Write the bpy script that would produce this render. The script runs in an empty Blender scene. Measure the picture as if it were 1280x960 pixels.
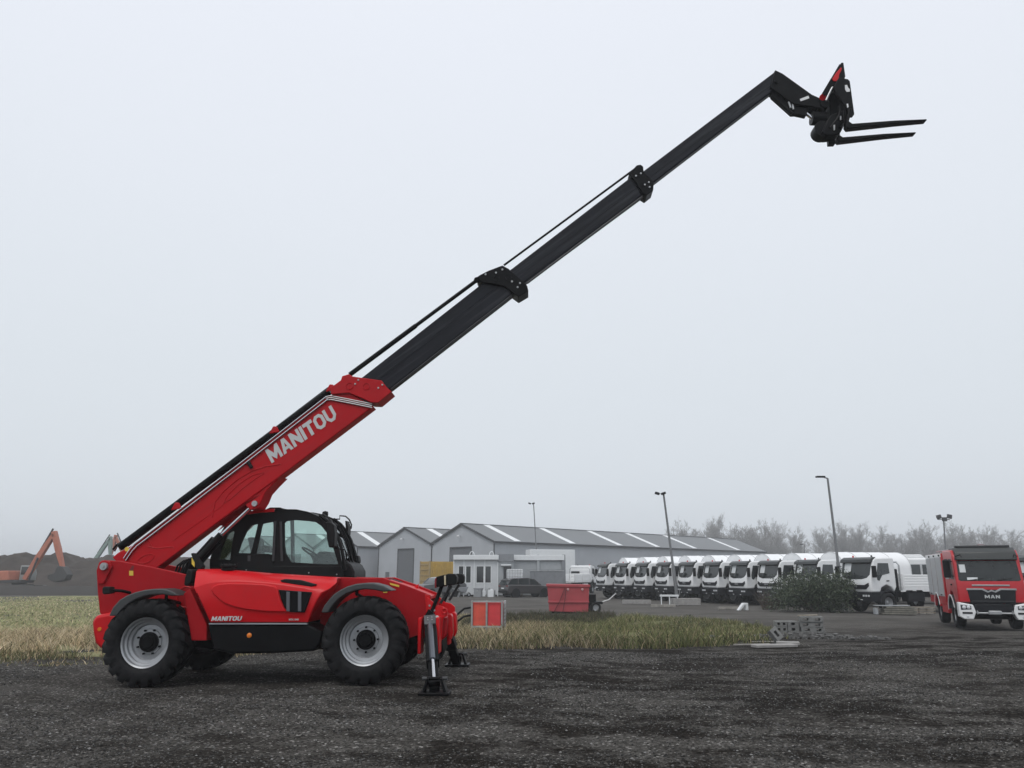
import bpy, bmesh, math, random
import numpy as np
from mathutils import Vector, Matrix
from mathutils.geometry import tessellate_polygon
random.seed(7); RNG = np.random.default_rng(7)
R = math.radians
SC = bpy.context.scene
COL = SC.collection

# ------------------------------------------------------------------ camera
F = 962.0; CX, CY = 640.0, 480.0; CAMH = 1.55
PITCH = math.atan((717 - 480) / F)
cam_d = bpy.data.cameras.new("camera"); cam = bpy.data.objects.new("camera", cam_d); COL.objects.link(cam)
cam_d.sensor_width = 36.0; cam_d.lens = 36.0 * F / 1280.0; cam_d.clip_start = 0.1; cam_d.clip_end = 3000
cam.location = (0, 0, CAMH); cam.rotation_euler = (R(90) + PITCH, 0, 0)
SC.camera = cam

# ------------------------------------------------------------------ overcast sky + soft sun
SUN_EL, SUN_AZ = R(58), R(205)
w = bpy.data.worlds.new("World"); SC.world = w; w.use_nodes = True
nt = w.node_tree; nt.nodes.clear()
out = nt.nodes.new('ShaderNodeOutputWorld'); bg = nt.nodes.new('ShaderNodeBackground'); bg.inputs['Strength'].default_value = 0.1
sky = nt.nodes.new('ShaderNodeTexSky'); sky.sky_type = 'NISHITA'; sky.sun_disc = False
sky.sun_elevation = SUN_EL; sky.sun_rotation = SUN_AZ; sky.air_density = 1.0; sky.dust_density = 6.0
hs = nt.nodes.new('ShaderNodeHueSaturation'); hs.inputs['Saturation'].default_value = 0.25
nt.links.new(sky.outputs[0], hs.inputs['Color'])
tc = nt.nodes.new('ShaderNodeTexCoord'); sp = nt.nodes.new('ShaderNodeSeparateXYZ'); nt.links.new(tc.outputs['Generated'], sp.inputs[0])
nz = nt.nodes.new('ShaderNodeTexNoise'); nz.inputs['Scale'].default_value = 1.6; nz.inputs['Detail'].default_value = 4; nz.inputs['Roughness'].default_value = 0.45
mp = nt.nodes.new('ShaderNodeMapping'); mp.inputs['Scale'].default_value = (1, 1, 2.6)
nt.links.new(tc.outputs['Generated'], mp.inputs[0]); nt.links.new(mp.outputs[0], nz.inputs['Vector'])
ma = nt.nodes.new('ShaderNodeMath'); ma.operation = 'MULTIPLY_ADD'; ma.inputs[1].default_value = 0.10; ma.inputs[2].default_value = -0.05
nt.links.new(nz.outputs['Fac'], ma.inputs[0])
ad = nt.nodes.new('ShaderNodeMath'); ad.operation = 'ADD'; nt.links.new(sp.outputs['Z'], ad.inputs[0]); nt.links.new(ma.outputs[0], ad.inputs[1])
cr = nt.nodes.new('ShaderNodeValToRGB'); nt.links.new(ad.outputs[0], cr.inputs[0])
cr.color_ramp.elements[0].position = 0.0; cr.color_ramp.elements[0].color = (0.745, 0.80, 0.855, 1)
cr.color_ramp.elements[1].position = 0.62; cr.color_ramp.elements[1].color = (0.855, 0.895, 0.975, 1)
e = cr.color_ramp.elements.new(0.25); e.color = (0.765, 0.82, 0.88, 1)
e = cr.color_ramp.elements.new(1.0); e.color = (0.95, 0.975, 1.0, 1)
sc_ = nt.nodes.new('ShaderNodeVectorMath'); sc_.operation = 'SCALE'; sc_.inputs['Scale'].default_value = 10.0
nt.links.new(cr.outputs[0], sc_.inputs[0])
mx = nt.nodes.new('ShaderNodeMix'); mx.data_type = 'RGBA'; mx.inputs[0].default_value = 0.97
nt.links.new(hs.outputs[0], mx.inputs[6]); nt.links.new(sc_.outputs[0], mx.inputs[7])
nt.links.new(mx.outputs[2], bg.inputs[0]); nt.links.new(bg.outputs[0], out.inputs[0])
sun_d = bpy.data.lights.new("sun", 'SUN'); sun_d.energy = 1.1; sun_d.angle = R(30); sun_d.color = (1.0, 0.97, 0.93)
sun = bpy.data.objects.new("sun", sun_d); COL.objects.link(sun); sun.location = (0, 0, 40)
sdir = Vector((math.sin(SUN_AZ) * math.cos(SUN_EL), math.cos(SUN_AZ) * math.cos(SUN_EL), math.sin(SUN_EL)))
sun.rotation_euler = sdir.to_track_quat('Z', 'Y').to_euler()
SC.view_settings.view_transform = 'Standard'; SC.view_settings.look = 'None'
SC.view_settings.exposure = 0.0; SC.view_settings.gamma = 1.0; SC.view_settings.use_curve_mapping = False
SC.cycles.max_bounces = 6; SC.cycles.diffuse_bounces = 2; SC.cycles.glossy_bounces = 3
SC.cycles.transparent_max_bounces = 12; SC.cycles.transmission_bounces = 4; SC.cycles.volume_bounces = 1
SC.cycles.use_denoising = True

# ------------------------------------------------------------------ pixel -> place
def ray(px, py):
    x = (px - CX) / F; y = -(py - CY) / F
    c, s = math.cos(PITCH), math.sin(PITCH)
    return Vector((x, c - y * s, s + y * c))
CAMP = Vector((0, 0, CAMH))
def at(px, py, Y):
    d = ray(px, py); return CAMP + d * (Y / d.y)
def sstep(a, b, x):
    t = min(1, max(0, (x - a) / (b - a))); return t * t * (3 - 2 * t)
def gz(x, y):
    z = -0.55 * sstep(15.5, 33, y)
    z += 0.036 * sstep(-4.6, -2.6, x) * (1 - sstep(0.5, 5, x)) * (1 - sstep(15, 19, y)) * sstep(7, 10, y)
    k = sstep(14, 20, y)
    z += k * 0.03 * (math.sin(x * .31 + 1) * math.sin(y * .27) + .5 * math.sin(x * .83 + y * .41))
    return z
def gpt(px, py):
    d = ray(px, py); t = 10.0
    for _ in range(40):
        p = CAMP + d * t
        z = gz(p.x, p.y); t = (z - CAMH) / d.z if d.z < -1e-4 else 500
    return CAMP + d * t
def proj(p):
    d = Vector(p) - CAMP; c, s = math.cos(PITCH), math.sin(PITCH)
    z = d.y * c + d.z * s; y = -d.y * s + d.z * c
    return (CX + F * d.x / z, CY - F * y / z)

# ------------------------------------------------------------------ materials
MATS = {}
def mat(name, col, rough=0.5, metal=0.0, var=0.12, vscale=3.0, bump=0.0, bscale=40.0, coat=0.0, dirt=0.0, spec=0.5, dirtcol=(0.09, 0.08, 0.07)):
    if name in MATS: return MATS[name]
    m = bpy.data.materials.new(name); m.use_nodes = True; MATS[name] = m
    t = m.node_tree; b = t.nodes['Principled BSDF']
    b.inputs['Metallic'].default_value = metal; b.inputs['Specular IOR Level'].default_value = spec
    b.inputs['Coat Weight'].default_value = coat; b.inputs['Coat Roughness'].default_value = 0.12
    co = t.nodes.new('ShaderNodeTexCoord')
    n = t.nodes.new('ShaderNodeTexNoise'); n.inputs['Scale'].default_value = vscale; n.inputs['Detail'].default_value = 6; n.inputs['Roughness'].default_value = 0.65
    t.links.new(co.outputs['Object'], n.inputs['Vector'])
    r = t.nodes.new('ShaderNodeValToRGB')
    r.color_ramp.elements[0].position = 0.3; r.color_ramp.elements[1].position = 0.72
    r.color_ramp.elements[0].color = tuple(c * (1 - var) for c in col) + (1,)
    r.color_ramp.elements[1].color = tuple(min(1, c * (1 + var)) for c in col) + (1,)
    t.links.new(n.outputs['Fac'], r.inputs[0]); src = r.outputs[0]
    mr = t.nodes.new('ShaderNodeMapRange'); mr.inputs['To Min'].default_value = max(0.02, rough * 0.8); mr.inputs['To Max'].default_value = min(1, rough * 1.25)
    t.links.new(n.outputs['Fac'], mr.inputs['Value']); t.links.new(mr.outputs[0], b.inputs['Roughness'])
    if dirt > 0:
        n2 = t.nodes.new('ShaderNodeTexNoise'); n2.inputs['Scale'].default_value = vscale * 2.7; n2.inputs['Detail'].default_value = 9; n2.inputs['Roughness'].default_value = 0.75
        t.links.new(co.outputs['Object'], n2.inputs['Vector'])
        r2 = t.nodes.new('ShaderNodeMapRange'); r2.inputs['From Min'].default_value = 0.45; r2.inputs['From Max'].default_value = 0.8; r2.inputs['To Max'].default_value = dirt
        t.links.new(n2.outputs['Fac'], r2.inputs['Value'])
        mm = t.nodes.new('ShaderNodeMix'); mm.data_type = 'RGBA'; t.links.new(r2.outputs[0], mm.inputs[0])
        t.links.new(src, mm.inputs[6]); mm.inputs[7].default_value = dirtcol + (1,); src = mm.outputs[2]
    t.links.new(src, b.inputs['Base Color'])
    if bump > 0:
        nb = t.nodes.new('ShaderNodeTexNoise'); nb.inputs['Scale'].default_value = bscale; nb.inputs['Detail'].default_value = 4
        t.links.new(co.outputs['Object'], nb.inputs['Vector'])
        bp = t.nodes.new('ShaderNodeBump'); bp.inputs['Strength'].default_value = bump; bp.inputs['Distance'].default_value = 0.02
        t.links.new(nb.outputs['Fac'], bp.inputs['Height']); t.links.new(bp.outputs[0], b.inputs['Normal'])
    return m
def glass(name, tint=(0.8, 0.9, 0.87), gl=0.12, dark=0.0):
    if name in MATS: return MATS[name]
    m = bpy.data.materials.new(name); m.use_nodes = True; MATS[name] = m
    t = m.node_tree; t.nodes.clear()
    o = t.nodes.new('ShaderNodeOutputMaterial'); tr = t.nodes.new('ShaderNodeBsdfTransparent'); tr.inputs[0].default_value = tint + (1,)
    g = t.nodes.new('ShaderNodeBsdfGlossy'); g.inputs['Roughness'].default_value = 0.03; g.inputs[0].default_value = (0.9, 0.95, 0.95, 1)
    fr = t.nodes.new('ShaderNodeFresnel'); fr.inputs['IOR'].default_value = 1.45
    n = t.nodes.new('ShaderNodeTexNoise'); n.inputs['Scale'].default_value = 2.0
    ma = t.nodes.new('ShaderNodeMath'); ma.operation = 'MULTIPLY_ADD'; ma.inputs[1].default_value = 0.06; t.links.new(n.outputs['Fac'], ma.inputs[0]); t.links.new(fr.outputs[0], ma.inputs[2])
    mx = t.nodes.new('ShaderNodeMixShader'); t.links.new(ma.outputs[0], mx.inputs[0]); t.links.new(tr.outputs[0], mx.inputs[1]); t.links.new(g.outputs[0], mx.inputs[2])
    t.links.new(mx.outputs[0], o.inputs[0]); return m

# ------------------------------------------------------------------ mesh building
class MB:
    def __init__(s): s.v = []; s.f = []
    def add(s, vs, fs):
        k = len(s.v); s.v += [tuple(v) for v in vs]; s.f += [tuple(i + k for i in f) for f in fs]; return s
    def box(s, c, d, rot=None):
        hx, hy, hz = d[0] / 2, d[1] / 2, d[2] / 2
        vs = [Vector((x, y, z)) for x in (-hx, hx) for y in (-hy, hy) for z in (-hz, hz)]
        if rot is not None: vs = [rot @ v for v in vs]
        c = Vector(c); vs = [v + c for v in vs]
        return s.add(vs, [(0, 1, 3, 2), (4, 6, 7, 5), (0, 4, 5, 1), (2, 3, 7, 6), (0, 2, 6, 4), (1, 5, 7, 3)])
    def prism(s, poly, a, b, axis='y', holes=()):
        """poly in the plane across axis (x,z for y; y,z for x; x,y for z), extruded from a to b"""
        loops = [list(poly)] + [list(h) for h in holes]
        tri = tessellate_polygon([[Vector((p[0], p[1], 0)) for p in l] for l in loops])
        flat = [p for l in loops for p in l]; n = len(flat)
        def mk(p, t):
            if axis == 'y': return (p[0], t, p[1])
            if axis == 'x': return (t, p[0], p[1])
            return (p[0], p[1], t)
        vs = [mk(p, a) for p in flat] + [mk(p, b) for p in flat]
        if len(loops) == 1:
            fs = [tuple(range(n)), tuple(range(2 * n - 1, n - 1, -1))]
        else:
            fs = [tuple(t) for t in tri] + [tuple(i + n for i in reversed(t)) for t in tri]
        k = 0
        for l in loops:
            m = len(l)
            for i in range(m):
                j = (i + 1) % m; fs.append((k + j, k + i, k + i + n, k + j + n))
            k += m
        return s.add(vs, fs)
    def tube(s, pts, r, n=8, cap=True):
        pts = [Vector(p) for p in pts]; rs = r if isinstance(r, (list, tuple)) else [r] * len(pts)
        vs = []; fs = []; up = None
        for i, p in enumerate(pts):
            t = (pts[min(i + 1, len(pts) - 1)] - pts[max(i - 1, 0)]).normalized()
            if up is None:
                up = Vector((0, 0, 1)) if abs(t.z) < 0.9 else Vector((1, 0, 0))
            a = t.cross(up)
            if a.length < 1e-5: a = t.orthogonal()
            a.normalize(); b = a.cross(t).normalized(); up = b
            for k in range(n):
                q = 2 * math.pi * k / n; vs.append(p + (a * math.cos(q) + b * math.sin(q)) * rs[i])
        for i in range(len(pts) - 1):
            for k in range(n):
                j = (k + 1) % n; fs.append((i * n + k, i * n + j, (i + 1) * n + j, (i + 1) * n + k))
        if cap:
            fs.append(tuple(range(n - 1, -1, -1))); fs.append(tuple((len(pts) - 1) * n + k for k in range(n)))
        return s.add(vs, fs)
    def lathe(s, prof, c=(0, 0, 0), axis='y', n=40, closed=False, cap=True):
        """prof: (radius, along-axis)"""
        vs = []; fs = []; m = len(prof); c = Vector(c)
        for k in range(n):
            q = 2 * math.pi * k / n
            for r, h in prof:
                x, y = r * math.cos(q), r * math.sin(q)
                vs.append(c + (Vector((x, h, y)) if axis == 'y' else Vector((x, y, h)) if axis == 'z' else Vector((h, x, y))))
        for k in range(n):
            j = (k + 1) % n
            for i in range(m if closed else m - 1):
                i2 = (i + 1) % m; fs.append((k * m + i, k * m + i2, j * m + i2, j * m + i))
        if not closed and cap:
            if prof[0][0] > 1e-4: fs.append(tuple(k * m for k in range(n)))
            if prof[-1][0] > 1e-4: fs.append(tuple(k * m + m - 1 for k in reversed(range(n))))
        return s.add(vs, fs)
    def cyl(s, p0, p1, r, n=16): return s.tube([p0, p1], r, n)
    def build(s, name, material, parent=None, bevel=0.0, seg=2, smooth=True, ang=35, loc=None, rot=None):
        me = bpy.data.meshes.new(name); me.from_pydata(s.v, [], s.f); me.validate(); 
        bm = bmesh.new(); bm.from_mesh(me); bmesh.ops.remove_doubles(bm, verts=bm.verts, dist=1e-5); bmesh.ops.recalc_face_normals(bm, faces=bm.faces); bm.to_mesh(me); bm.free()
        me.materials.append(material)
        o = bpy.data.objects.new(name, me); COL.objects.link(o)
        if parent is not None: o.parent = parent
        if loc is not None: o.location = loc
        if rot is not None: o.rotation_euler = rot
        if bevel > 0:
            b = o.modifiers.new("bevel", 'BEVEL'); b.width = bevel; b.segments = seg; b.limit_method = 'ANGLE'; b.angle_limit = R(32); b.harden_normals = False
        if smooth:
            me.shade_smooth(); me.set_sharp_from_angle(angle=R(ang))
        return o
def rbox(name, c, d, material, parent=None, bevel=0.01, rot=None, seg=2):
    return MB().box(c, d, rot).build(name, material, parent, bevel, seg)
def empty(name, loc=(0, 0, 0), rot=(0, 0, 0), parent=None):
    o = bpy.data.objects.new(name, None); COL.objects.link(o); o.location = loc; o.rotation_euler = rot
    o.empty_display_size = 0.2
    if parent is not None: o.parent = parent
    return o
def tag(o, label=None, cat=None, group=None, kind=None):
    if label: o['label'] = label
    if cat: o['category'] = cat
    if group: o['group'] = group
    if kind: o['kind'] = kind
    return o
def copy_tree(o, parent=None):
    c = o.copy(); COL.objects.link(c); c.parent = parent
    for ch in list(o.children): copy_tree(ch, c)
    return c
def arc(cx, cz, r, a0, a1, n, ry=None):
    ry = ry or r
    return [(cx + r * math.cos(R(a0 + (a1 - a0) * i / n)), cz + ry * math.sin(R(a0 + (a1 - a0) * i / n))) for i in range(n + 1)]

# block letters, non-overlapping pieces on a unit-high grid
def _o(wd, th):
    o = [(wd*.28, 0), (wd*.72, 0), (wd, .22), (wd, .78), (wd*.72, 1), (wd*.28, 1), (0, .78), (0, .22)]
    i = [(wd*.42, .2), (wd*.58, .2), (wd-th, .3), (wd-th, .7), (wd*.58, .8), (wd*.42, .8), (th, .7), (th, .3)]
    return [[o[k], o[(k+1) % 8], i[(k+1) % 8], i[k]] for k in range(8)], wd
def glyph(ch):
    if ch == 'M': return [[(0,0),(.27,0),(.27,1),(0,1)], [(.93,0),(1.2,0),(1.2,1),(.93,1)], [(.27,1),(.27,.45),(.6,.05),(.6,.5)], [(.6,.5),(.6,.05),(.93,.45),(.93,1)]], 1.2
    if ch == 'A': return [[(0,0),(.28,0),(.5,.72),(.5,1),(.33,1)], [(1,0),(.67,1),(.5,1),(.5,.72),(.72,0)], [(.345,.2),(.655,.2),(.59,.4),(.41,.4)]], 1.0
    if ch == 'N': return [[(0,0),(.27,0),(.27,1),(0,1)], [(.73,0),(1,0),(1,1),(.73,1)], [(.27,1),(.27,.5),(.73,0),(.73,.5)]], 1.0
    if ch == 'I': return [[(0,0),(.29,0),(.29,1),(0,1)]], .29
    if ch == 'T': return [[(0,.76),(.95,.76),(.95,1),(0,1)], [(.33,0),(.62,0),(.62,.76),(.33,.76)]], .95
    if ch == 'O': return _o(1.0, .28)
    if ch == 'U': return [[(0,.28),(.28,.32),(.28,1),(0,1)], [(.72,.32),(1,.28),(1,1),(.72,1)], [(0,.28),(.3,0),(.43,.2),(.28,.32)], [(.3,0),(.7,0),(.57,.2),(.43,.2)], [(.7,0),(1,.28),(.72,.32),(.57,.2)]], 1.0
    if ch == 'V': return [[(0,1),(.3,1),(.5,.34),(.5,0),(.36,0)], [(1,1),(.64,0),(.5,0),(.5,.34),(.7,1)]], 1.0
    if ch == 'E': return [[(0,0),(.28,0),(.28,1),(0,1)], [(.28,0),(.85,0),(.85,.22),(.28,.22)], [(.28,.39),(.78,.39),(.78,.61),(.28,.61)], [(.28,.78),(.85,.78),(.85,1),(.28,1)]], .85
    if ch == 'C': return [q for k, q in enumerate(_o(1.0, .28)[0]) if k not in (2,)], 1.0
    return [], .4
def letters(text, org, ex, ez, nrm, h, material, parent, name='letter', shear=0.0, sx=1.0, gap=.12, depth=.004):
    """flat raised letters: org lower left, ex along, ez up, nrm outward"""
    org, ex, ez, nrm = Vector(org), Vector(ex).normalized(), Vector(ez).normalized(), Vector(nrm).normalized()
    x = 0
    for ch in text:
        polys, wd = glyph(ch)
        if polys:
            mb = MB()
            for pl in polys:
                pp = [org + ex * ((x + q[0] + shear * q[1]) * h * sx) + ez * (q[1] * h) for q in pl]
                k = len(pp); fr = [p + nrm * depth for p in pp]
                mb.add(fr + pp, [tuple(range(k))] + [(i, (i + 1) % k, (i + 1) % k + k, i + k) for i in range(k)])
            mb.build(name, material, parent, smooth=False)
        x += wd + gap
    return x * h * sx
# ------------------------------------------------------------------ shared materials
RED = mat('red_paint', (0.56, 0.005, 0.010), 0.34, var=0.06, vscale=1.5, coat=0.15, spec=0.2, dirt=0.16, dirtcol=(0.22, 0.05, 0.045))
REDB = mat('red_boom_paint', (0.43, 0.005, 0.010), 0.45, var=0.10, vscale=1.2, coat=0.0, spec=0.18, dirt=0.15, dirtcol=(0.16, 0.02, 0.02))
REDC = mat('red_chassis_and_shade', (0.36, 0.004, 0.009), 0.45, var=0.10, vscale=1.4, spec=0.18, dirt=0.15, dirtcol=(0.15, 0.03, 0.03))  # frame red; shade on hood end and crossmember put into the same dark colour
BLK = mat('black_steel', (0.0045, 0.0047, 0.0055), 0.4, var=0.25, vscale=4, spec=0.10, dirt=0.12, dirtcol=(0.025, 0.024, 0.022))
BOOMB = mat('black_boom_steel', (0.0075, 0.0085, 0.013), 0.42, var=0.3, vscale=2.2, bump=0.05, spec=0.18, dirt=0.12, dirtcol=(0.03, 0.03, 0.033))
PLA = mat('black_plastic', (0.009, 0.0095, 0.010), 0.5, var=0.2, spec=0.16, bump=0.08, bscale=120)
GRYP = mat('grey_plastic', (0.038, 0.040, 0.042), 0.5, var=0.15, bump=0.05, bscale=90)
RUB = mat('tyre_rubber', (0.0075, 0.0078, 0.009), 0.65, var=0.3, vscale=6, spec=0.18, bump=0.12, bscale=60, dirt=0.25, dirtcol=(0.045, 0.04, 0.036))
RIM = mat('silver_rim', (0.36, 0.37, 0.385), 0.38, metal=0.55, var=0.08, dirt=0.25, vscale=5)
CHR = mat('chrome', (0.62, 0.63, 0.66), 0.18, metal=1.0, var=0.05)
STEEL = mat('galvanised_steel', (0.42, 0.43, 0.44), 0.45, metal=0.7, var=0.18, vscale=6, dirt=0.2)
LET = mat('grey_lettering', (0.52, 0.54, 0.54), 0.5, var=0.06)
AMB = mat('amber_lens', (0.75, 0.20, 0.015), 0.25, var=0.1)
YEL = mat('yellow_decal', (0.72, 0.50, 0.06), 0.5, var=0.1)
WDEC = mat('white_decal', (0.75, 0.75, 0.75), 0.5, var=0.05)
CABG = glass('cab_glass', (0.85, 0.925, 0.90))
DKG = mat('dark_vehicle_glass', (0.022, 0.028, 0.03), 0.06, var=0.2, spec=0.7)
WHT = mat('white_truck_paint', (0.80, 0.81, 0.815), 0.35, var=0.04, coat=0.3, dirt=0.12, dirtcol=(0.35, 0.34, 0.32))
TARP = mat('white_tarpaulin', (0.84, 0.85, 0.86), 0.55, var=0.04, bump=0.15, bscale=6)
CONC = mat('concrete', (0.30, 0.29, 0.28), 0.9, var=0.2, vscale=4, bump=0.3, bscale=50, dirt=0.35)
WOOD = mat('grey_timber', (0.26, 0.23, 0.19), 0.85, var=0.3, vscale=5, bump=0.2)
LENS = mat('headlight_lens', (0.62, 0.64, 0.66), 0.1, var=0.15, coat=0.6)

def streaks(m, ang, col, amt, sx=.5, sz=16):
    """long scuffs and grease lines running along an inclined boom"""
    t = m.node_tree; b = t.nodes['Principled BSDF']; N = t.nodes.new; L = t.links.new
    co = N('ShaderNodeTexCoord'); vr = N('ShaderNodeVectorRotate'); vr.rotation_type = 'Y_AXIS'; vr.inputs['Angle'].default_value = ang; L(co.outputs['Object'], vr.inputs['Vector'])
    mp = N('ShaderNodeMapping'); mp.inputs['Scale'].default_value = (sx, sz, sz); L(vr.outputs[0], mp.inputs[0])
    n = N('ShaderNodeTexNoise'); n.inputs['Scale'].default_value = 1; n.inputs['Detail'].default_value = 7; n.inputs['Roughness'].default_value = .7; L(mp.outputs[0], n.inputs['Vector'])
    r = N('ShaderNodeMapRange'); r.inputs['From Min'].default_value = .5; r.inputs['From Max'].default_value = .75; r.inputs['To Max'].default_value = amt; L(n.outputs['Fac'], r.inputs['Value'])
    old = b.inputs['Base Color'].links[0].from_socket
    x = N('ShaderNodeMix'); x.data_type = 'RGBA'; L(r.outputs[0], x.inputs[0]); L(old, x.inputs[6]); x.inputs[7].default_value = col + (1,); L(x.outputs[2], b.inputs['Base Color'])
streaks(BOOMB, R(36), (.045, .047, .055), .75)
streaks(REDB, R(36), (.30, .02, .025), .5, .7, 9)
# ================================================================== ground
def gravel_mat():
    m = bpy.data.materials.new('gravel_ground'); m.use_nodes = True; t = m.node_tree; b = t.nodes['Principled BSDF']
    N = t.nodes.new; L = t.links.new
    co = N('ShaderNodeTexCoord')
    def noise(scale, det=5, rough=.6, vec=None, sc=None):
        n = N('ShaderNodeTexNoise'); n.inputs['Scale'].default_value = scale; n.inputs['Detail'].default_value = det; n.inputs['Roughness'].default_value = rough
        if sc:
            mp = N('ShaderNodeMapping'); mp.inputs['Scale'].default_value = sc[0:3]; mp.inputs['Rotation'].default_value = (0, 0, sc[3]); L(co.outputs['Object'], mp.inputs[0]); L(mp.outputs[0], n.inputs['Vector'])
        else: L(co.outputs['Object'], n.inputs['Vector'])
        return n.outputs['Fac']
    def ramp(fac, p0, p1, c0, c1):
        r = N('ShaderNodeValToRGB'); r.color_ramp.elements[0].position = p0; r.color_ramp.elements[1].position = p1
        r.color_ramp.elements[0].color = c0 + (1,); r.color_ramp.elements[1].color = c1 + (1,); L(fac, r.inputs[0]); return r.outputs[0]
    def mixc(f, a, bb, mode='MIX'):
        x = N('ShaderNodeMix'); x.data_type = 'RGBA'; x.blend_type = mode
        if isinstance(f, float): x.inputs[0].default_value = f
        else: L(f, x.inputs[0])
        L(a, x.inputs[6]); L(bb, x.inputs[7]); return x.outputs[2]
    vo = N('ShaderNodeTexVoronoi'); vo.inputs['Scale'].default_value = 42; L(co.outputs['Object'], vo.inputs['Vector'])
    vo2 = N('ShaderNodeTexVoronoi'); vo2.inputs['Scale'].default_value = 95; L(co.outputs['Object'], vo2.inputs['Vector'])
    sep = N('ShaderNodeSeparateColor'); L(vo.outputs['Color'], sep.inputs[0])
    stone = ramp(sep.outputs[0], .1, 1.0, (.012, .0112, .0102), (.165, .157, .146))
    sep2 = N('ShaderNodeSeparateColor'); L(vo2.outputs['Color'], sep2.inputs[0])
    fine = ramp(sep2.outputs[0], .0, 1.0, (.008, .0074, .0068), (.12, .113, .104))
    base = mixc(noise(3.0, 6), stone, fine)
    bright = ramp(sep.outputs[1], .945, .96, (0, 0, 0), (1, 1, 1)); wh = N('ShaderNodeRGB'); wh.outputs[0].default_value = (.30, .29, .275, 1)
    base = mixc(bright, base, wh.outputs[0])
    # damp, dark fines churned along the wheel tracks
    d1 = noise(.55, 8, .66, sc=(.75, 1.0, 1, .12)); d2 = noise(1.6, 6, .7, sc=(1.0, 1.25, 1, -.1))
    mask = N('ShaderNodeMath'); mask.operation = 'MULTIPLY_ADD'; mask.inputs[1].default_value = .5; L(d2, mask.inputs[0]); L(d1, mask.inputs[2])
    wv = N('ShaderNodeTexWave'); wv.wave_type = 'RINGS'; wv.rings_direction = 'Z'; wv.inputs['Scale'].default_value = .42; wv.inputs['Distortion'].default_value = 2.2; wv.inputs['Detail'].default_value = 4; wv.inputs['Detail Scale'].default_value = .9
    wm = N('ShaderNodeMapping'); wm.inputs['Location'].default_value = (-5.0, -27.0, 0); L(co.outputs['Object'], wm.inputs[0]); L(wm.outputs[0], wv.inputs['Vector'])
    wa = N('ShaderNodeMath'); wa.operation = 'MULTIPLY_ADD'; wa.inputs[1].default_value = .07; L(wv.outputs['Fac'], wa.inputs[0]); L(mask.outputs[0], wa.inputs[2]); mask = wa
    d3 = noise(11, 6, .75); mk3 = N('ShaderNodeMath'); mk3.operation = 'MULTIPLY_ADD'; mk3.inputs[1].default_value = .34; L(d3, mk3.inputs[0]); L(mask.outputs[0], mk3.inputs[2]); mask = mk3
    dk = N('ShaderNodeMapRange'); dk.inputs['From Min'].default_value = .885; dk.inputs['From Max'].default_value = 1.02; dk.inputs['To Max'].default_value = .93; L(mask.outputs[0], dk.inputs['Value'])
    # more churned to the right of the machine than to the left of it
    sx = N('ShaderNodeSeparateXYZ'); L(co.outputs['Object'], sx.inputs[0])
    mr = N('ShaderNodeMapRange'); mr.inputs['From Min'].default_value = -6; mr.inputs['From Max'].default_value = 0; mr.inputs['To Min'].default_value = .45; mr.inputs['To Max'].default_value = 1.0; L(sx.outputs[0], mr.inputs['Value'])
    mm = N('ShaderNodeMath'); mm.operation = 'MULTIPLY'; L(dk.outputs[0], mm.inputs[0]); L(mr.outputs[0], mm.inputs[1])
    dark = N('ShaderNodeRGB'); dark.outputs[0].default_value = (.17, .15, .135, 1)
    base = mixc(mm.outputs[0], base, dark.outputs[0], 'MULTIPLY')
    # pale worn silt, more of it far off
    pale = N('ShaderNodeRGB'); pale.outputs[0].default_value = (.085, .078, .07, 1)
    pm = N('ShaderNodeMapRange'); pm.inputs['From Min'].default_value = .52; pm.inputs['From Max'].default_value = .75; pm.inputs['To Max'].default_value = .55; L(noise(.11, 6, .6, sc=(.3, 1.0, 1, .05)), pm.inputs['Value'])
    base = mixc(pm.outputs[0], base, pale.outputs[0])
    # compacted grey hardcore beyond the verge
    far = N('ShaderNodeMapRange'); far.inputs['From Min'].default_value = 24; far.inputs['From Max'].default_value = 38; far.inputs['To Max'].default_value = .8; L(sx.outputs[1], far.inputs['Value'])
    hard = ramp(noise(.5, 8, .7, sc=(.5, 1, 1, 0)), .3, .75, (.075, .07, .064), (.165, .158, .148))
    base = mixc(far.outputs[0], base, hard)
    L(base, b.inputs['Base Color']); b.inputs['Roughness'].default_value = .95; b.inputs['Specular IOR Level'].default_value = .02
    bp = N('ShaderNodeBump'); bp.inputs['Strength'].default_value = .8; bp.inputs['Distance'].default_value = .02; bp.invert = True; L(vo.outputs['Distance'], bp.inputs['Height'])
    bp2 = N('ShaderNodeBump'); bp2.inputs['Strength'].default_value = .6; bp2.inputs['Distance'].default_value = .08; L(noise(2.2, 8, .7), bp2.inputs['Height']); L(bp.outputs[0], bp2.inputs['Normal'])
    L(bp2.outputs[0], b.inputs['Normal']); return m
def relief(x, y):
    return .012 * (math.sin(1.9 * x + .7 * y) * math.sin(1.3 * y - .6 * x) + .6 * math.sin(3.7 * x - 2.9 * y + 1)) * (1 - sstep(18, 24, y))
def axis_pts(spec):
    o = []
    for a, b, st in spec:
        n = max(1, int(round((b - a) / st))); o += [a + (b - a) * i / n for i in range(n)]
    return o + [spec[-1][1]]
xs = axis_pts([(-1500, -200, 200), (-200, -40, 20), (-40, -14, 2), (-14, 22, .3), (22, 60, 2), (60, 200, 20), (200, 1500, 200)])
ys = axis_pts([(-40, 0, 10), (0, 5, 1), (5, 22, .3), (22, 60, 1.5), (60, 200, 10), (200, 1500, 130)])
def in_tele(x, y): return -7.2 < x < .6 and 10.2 < y < 14.4
gv = [(x, y, gz(x, y) + (0 if in_tele(x, y) else relief(x, y) * (1 if -13 < x < 21 else 0))) for y in ys for x in xs]
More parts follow.
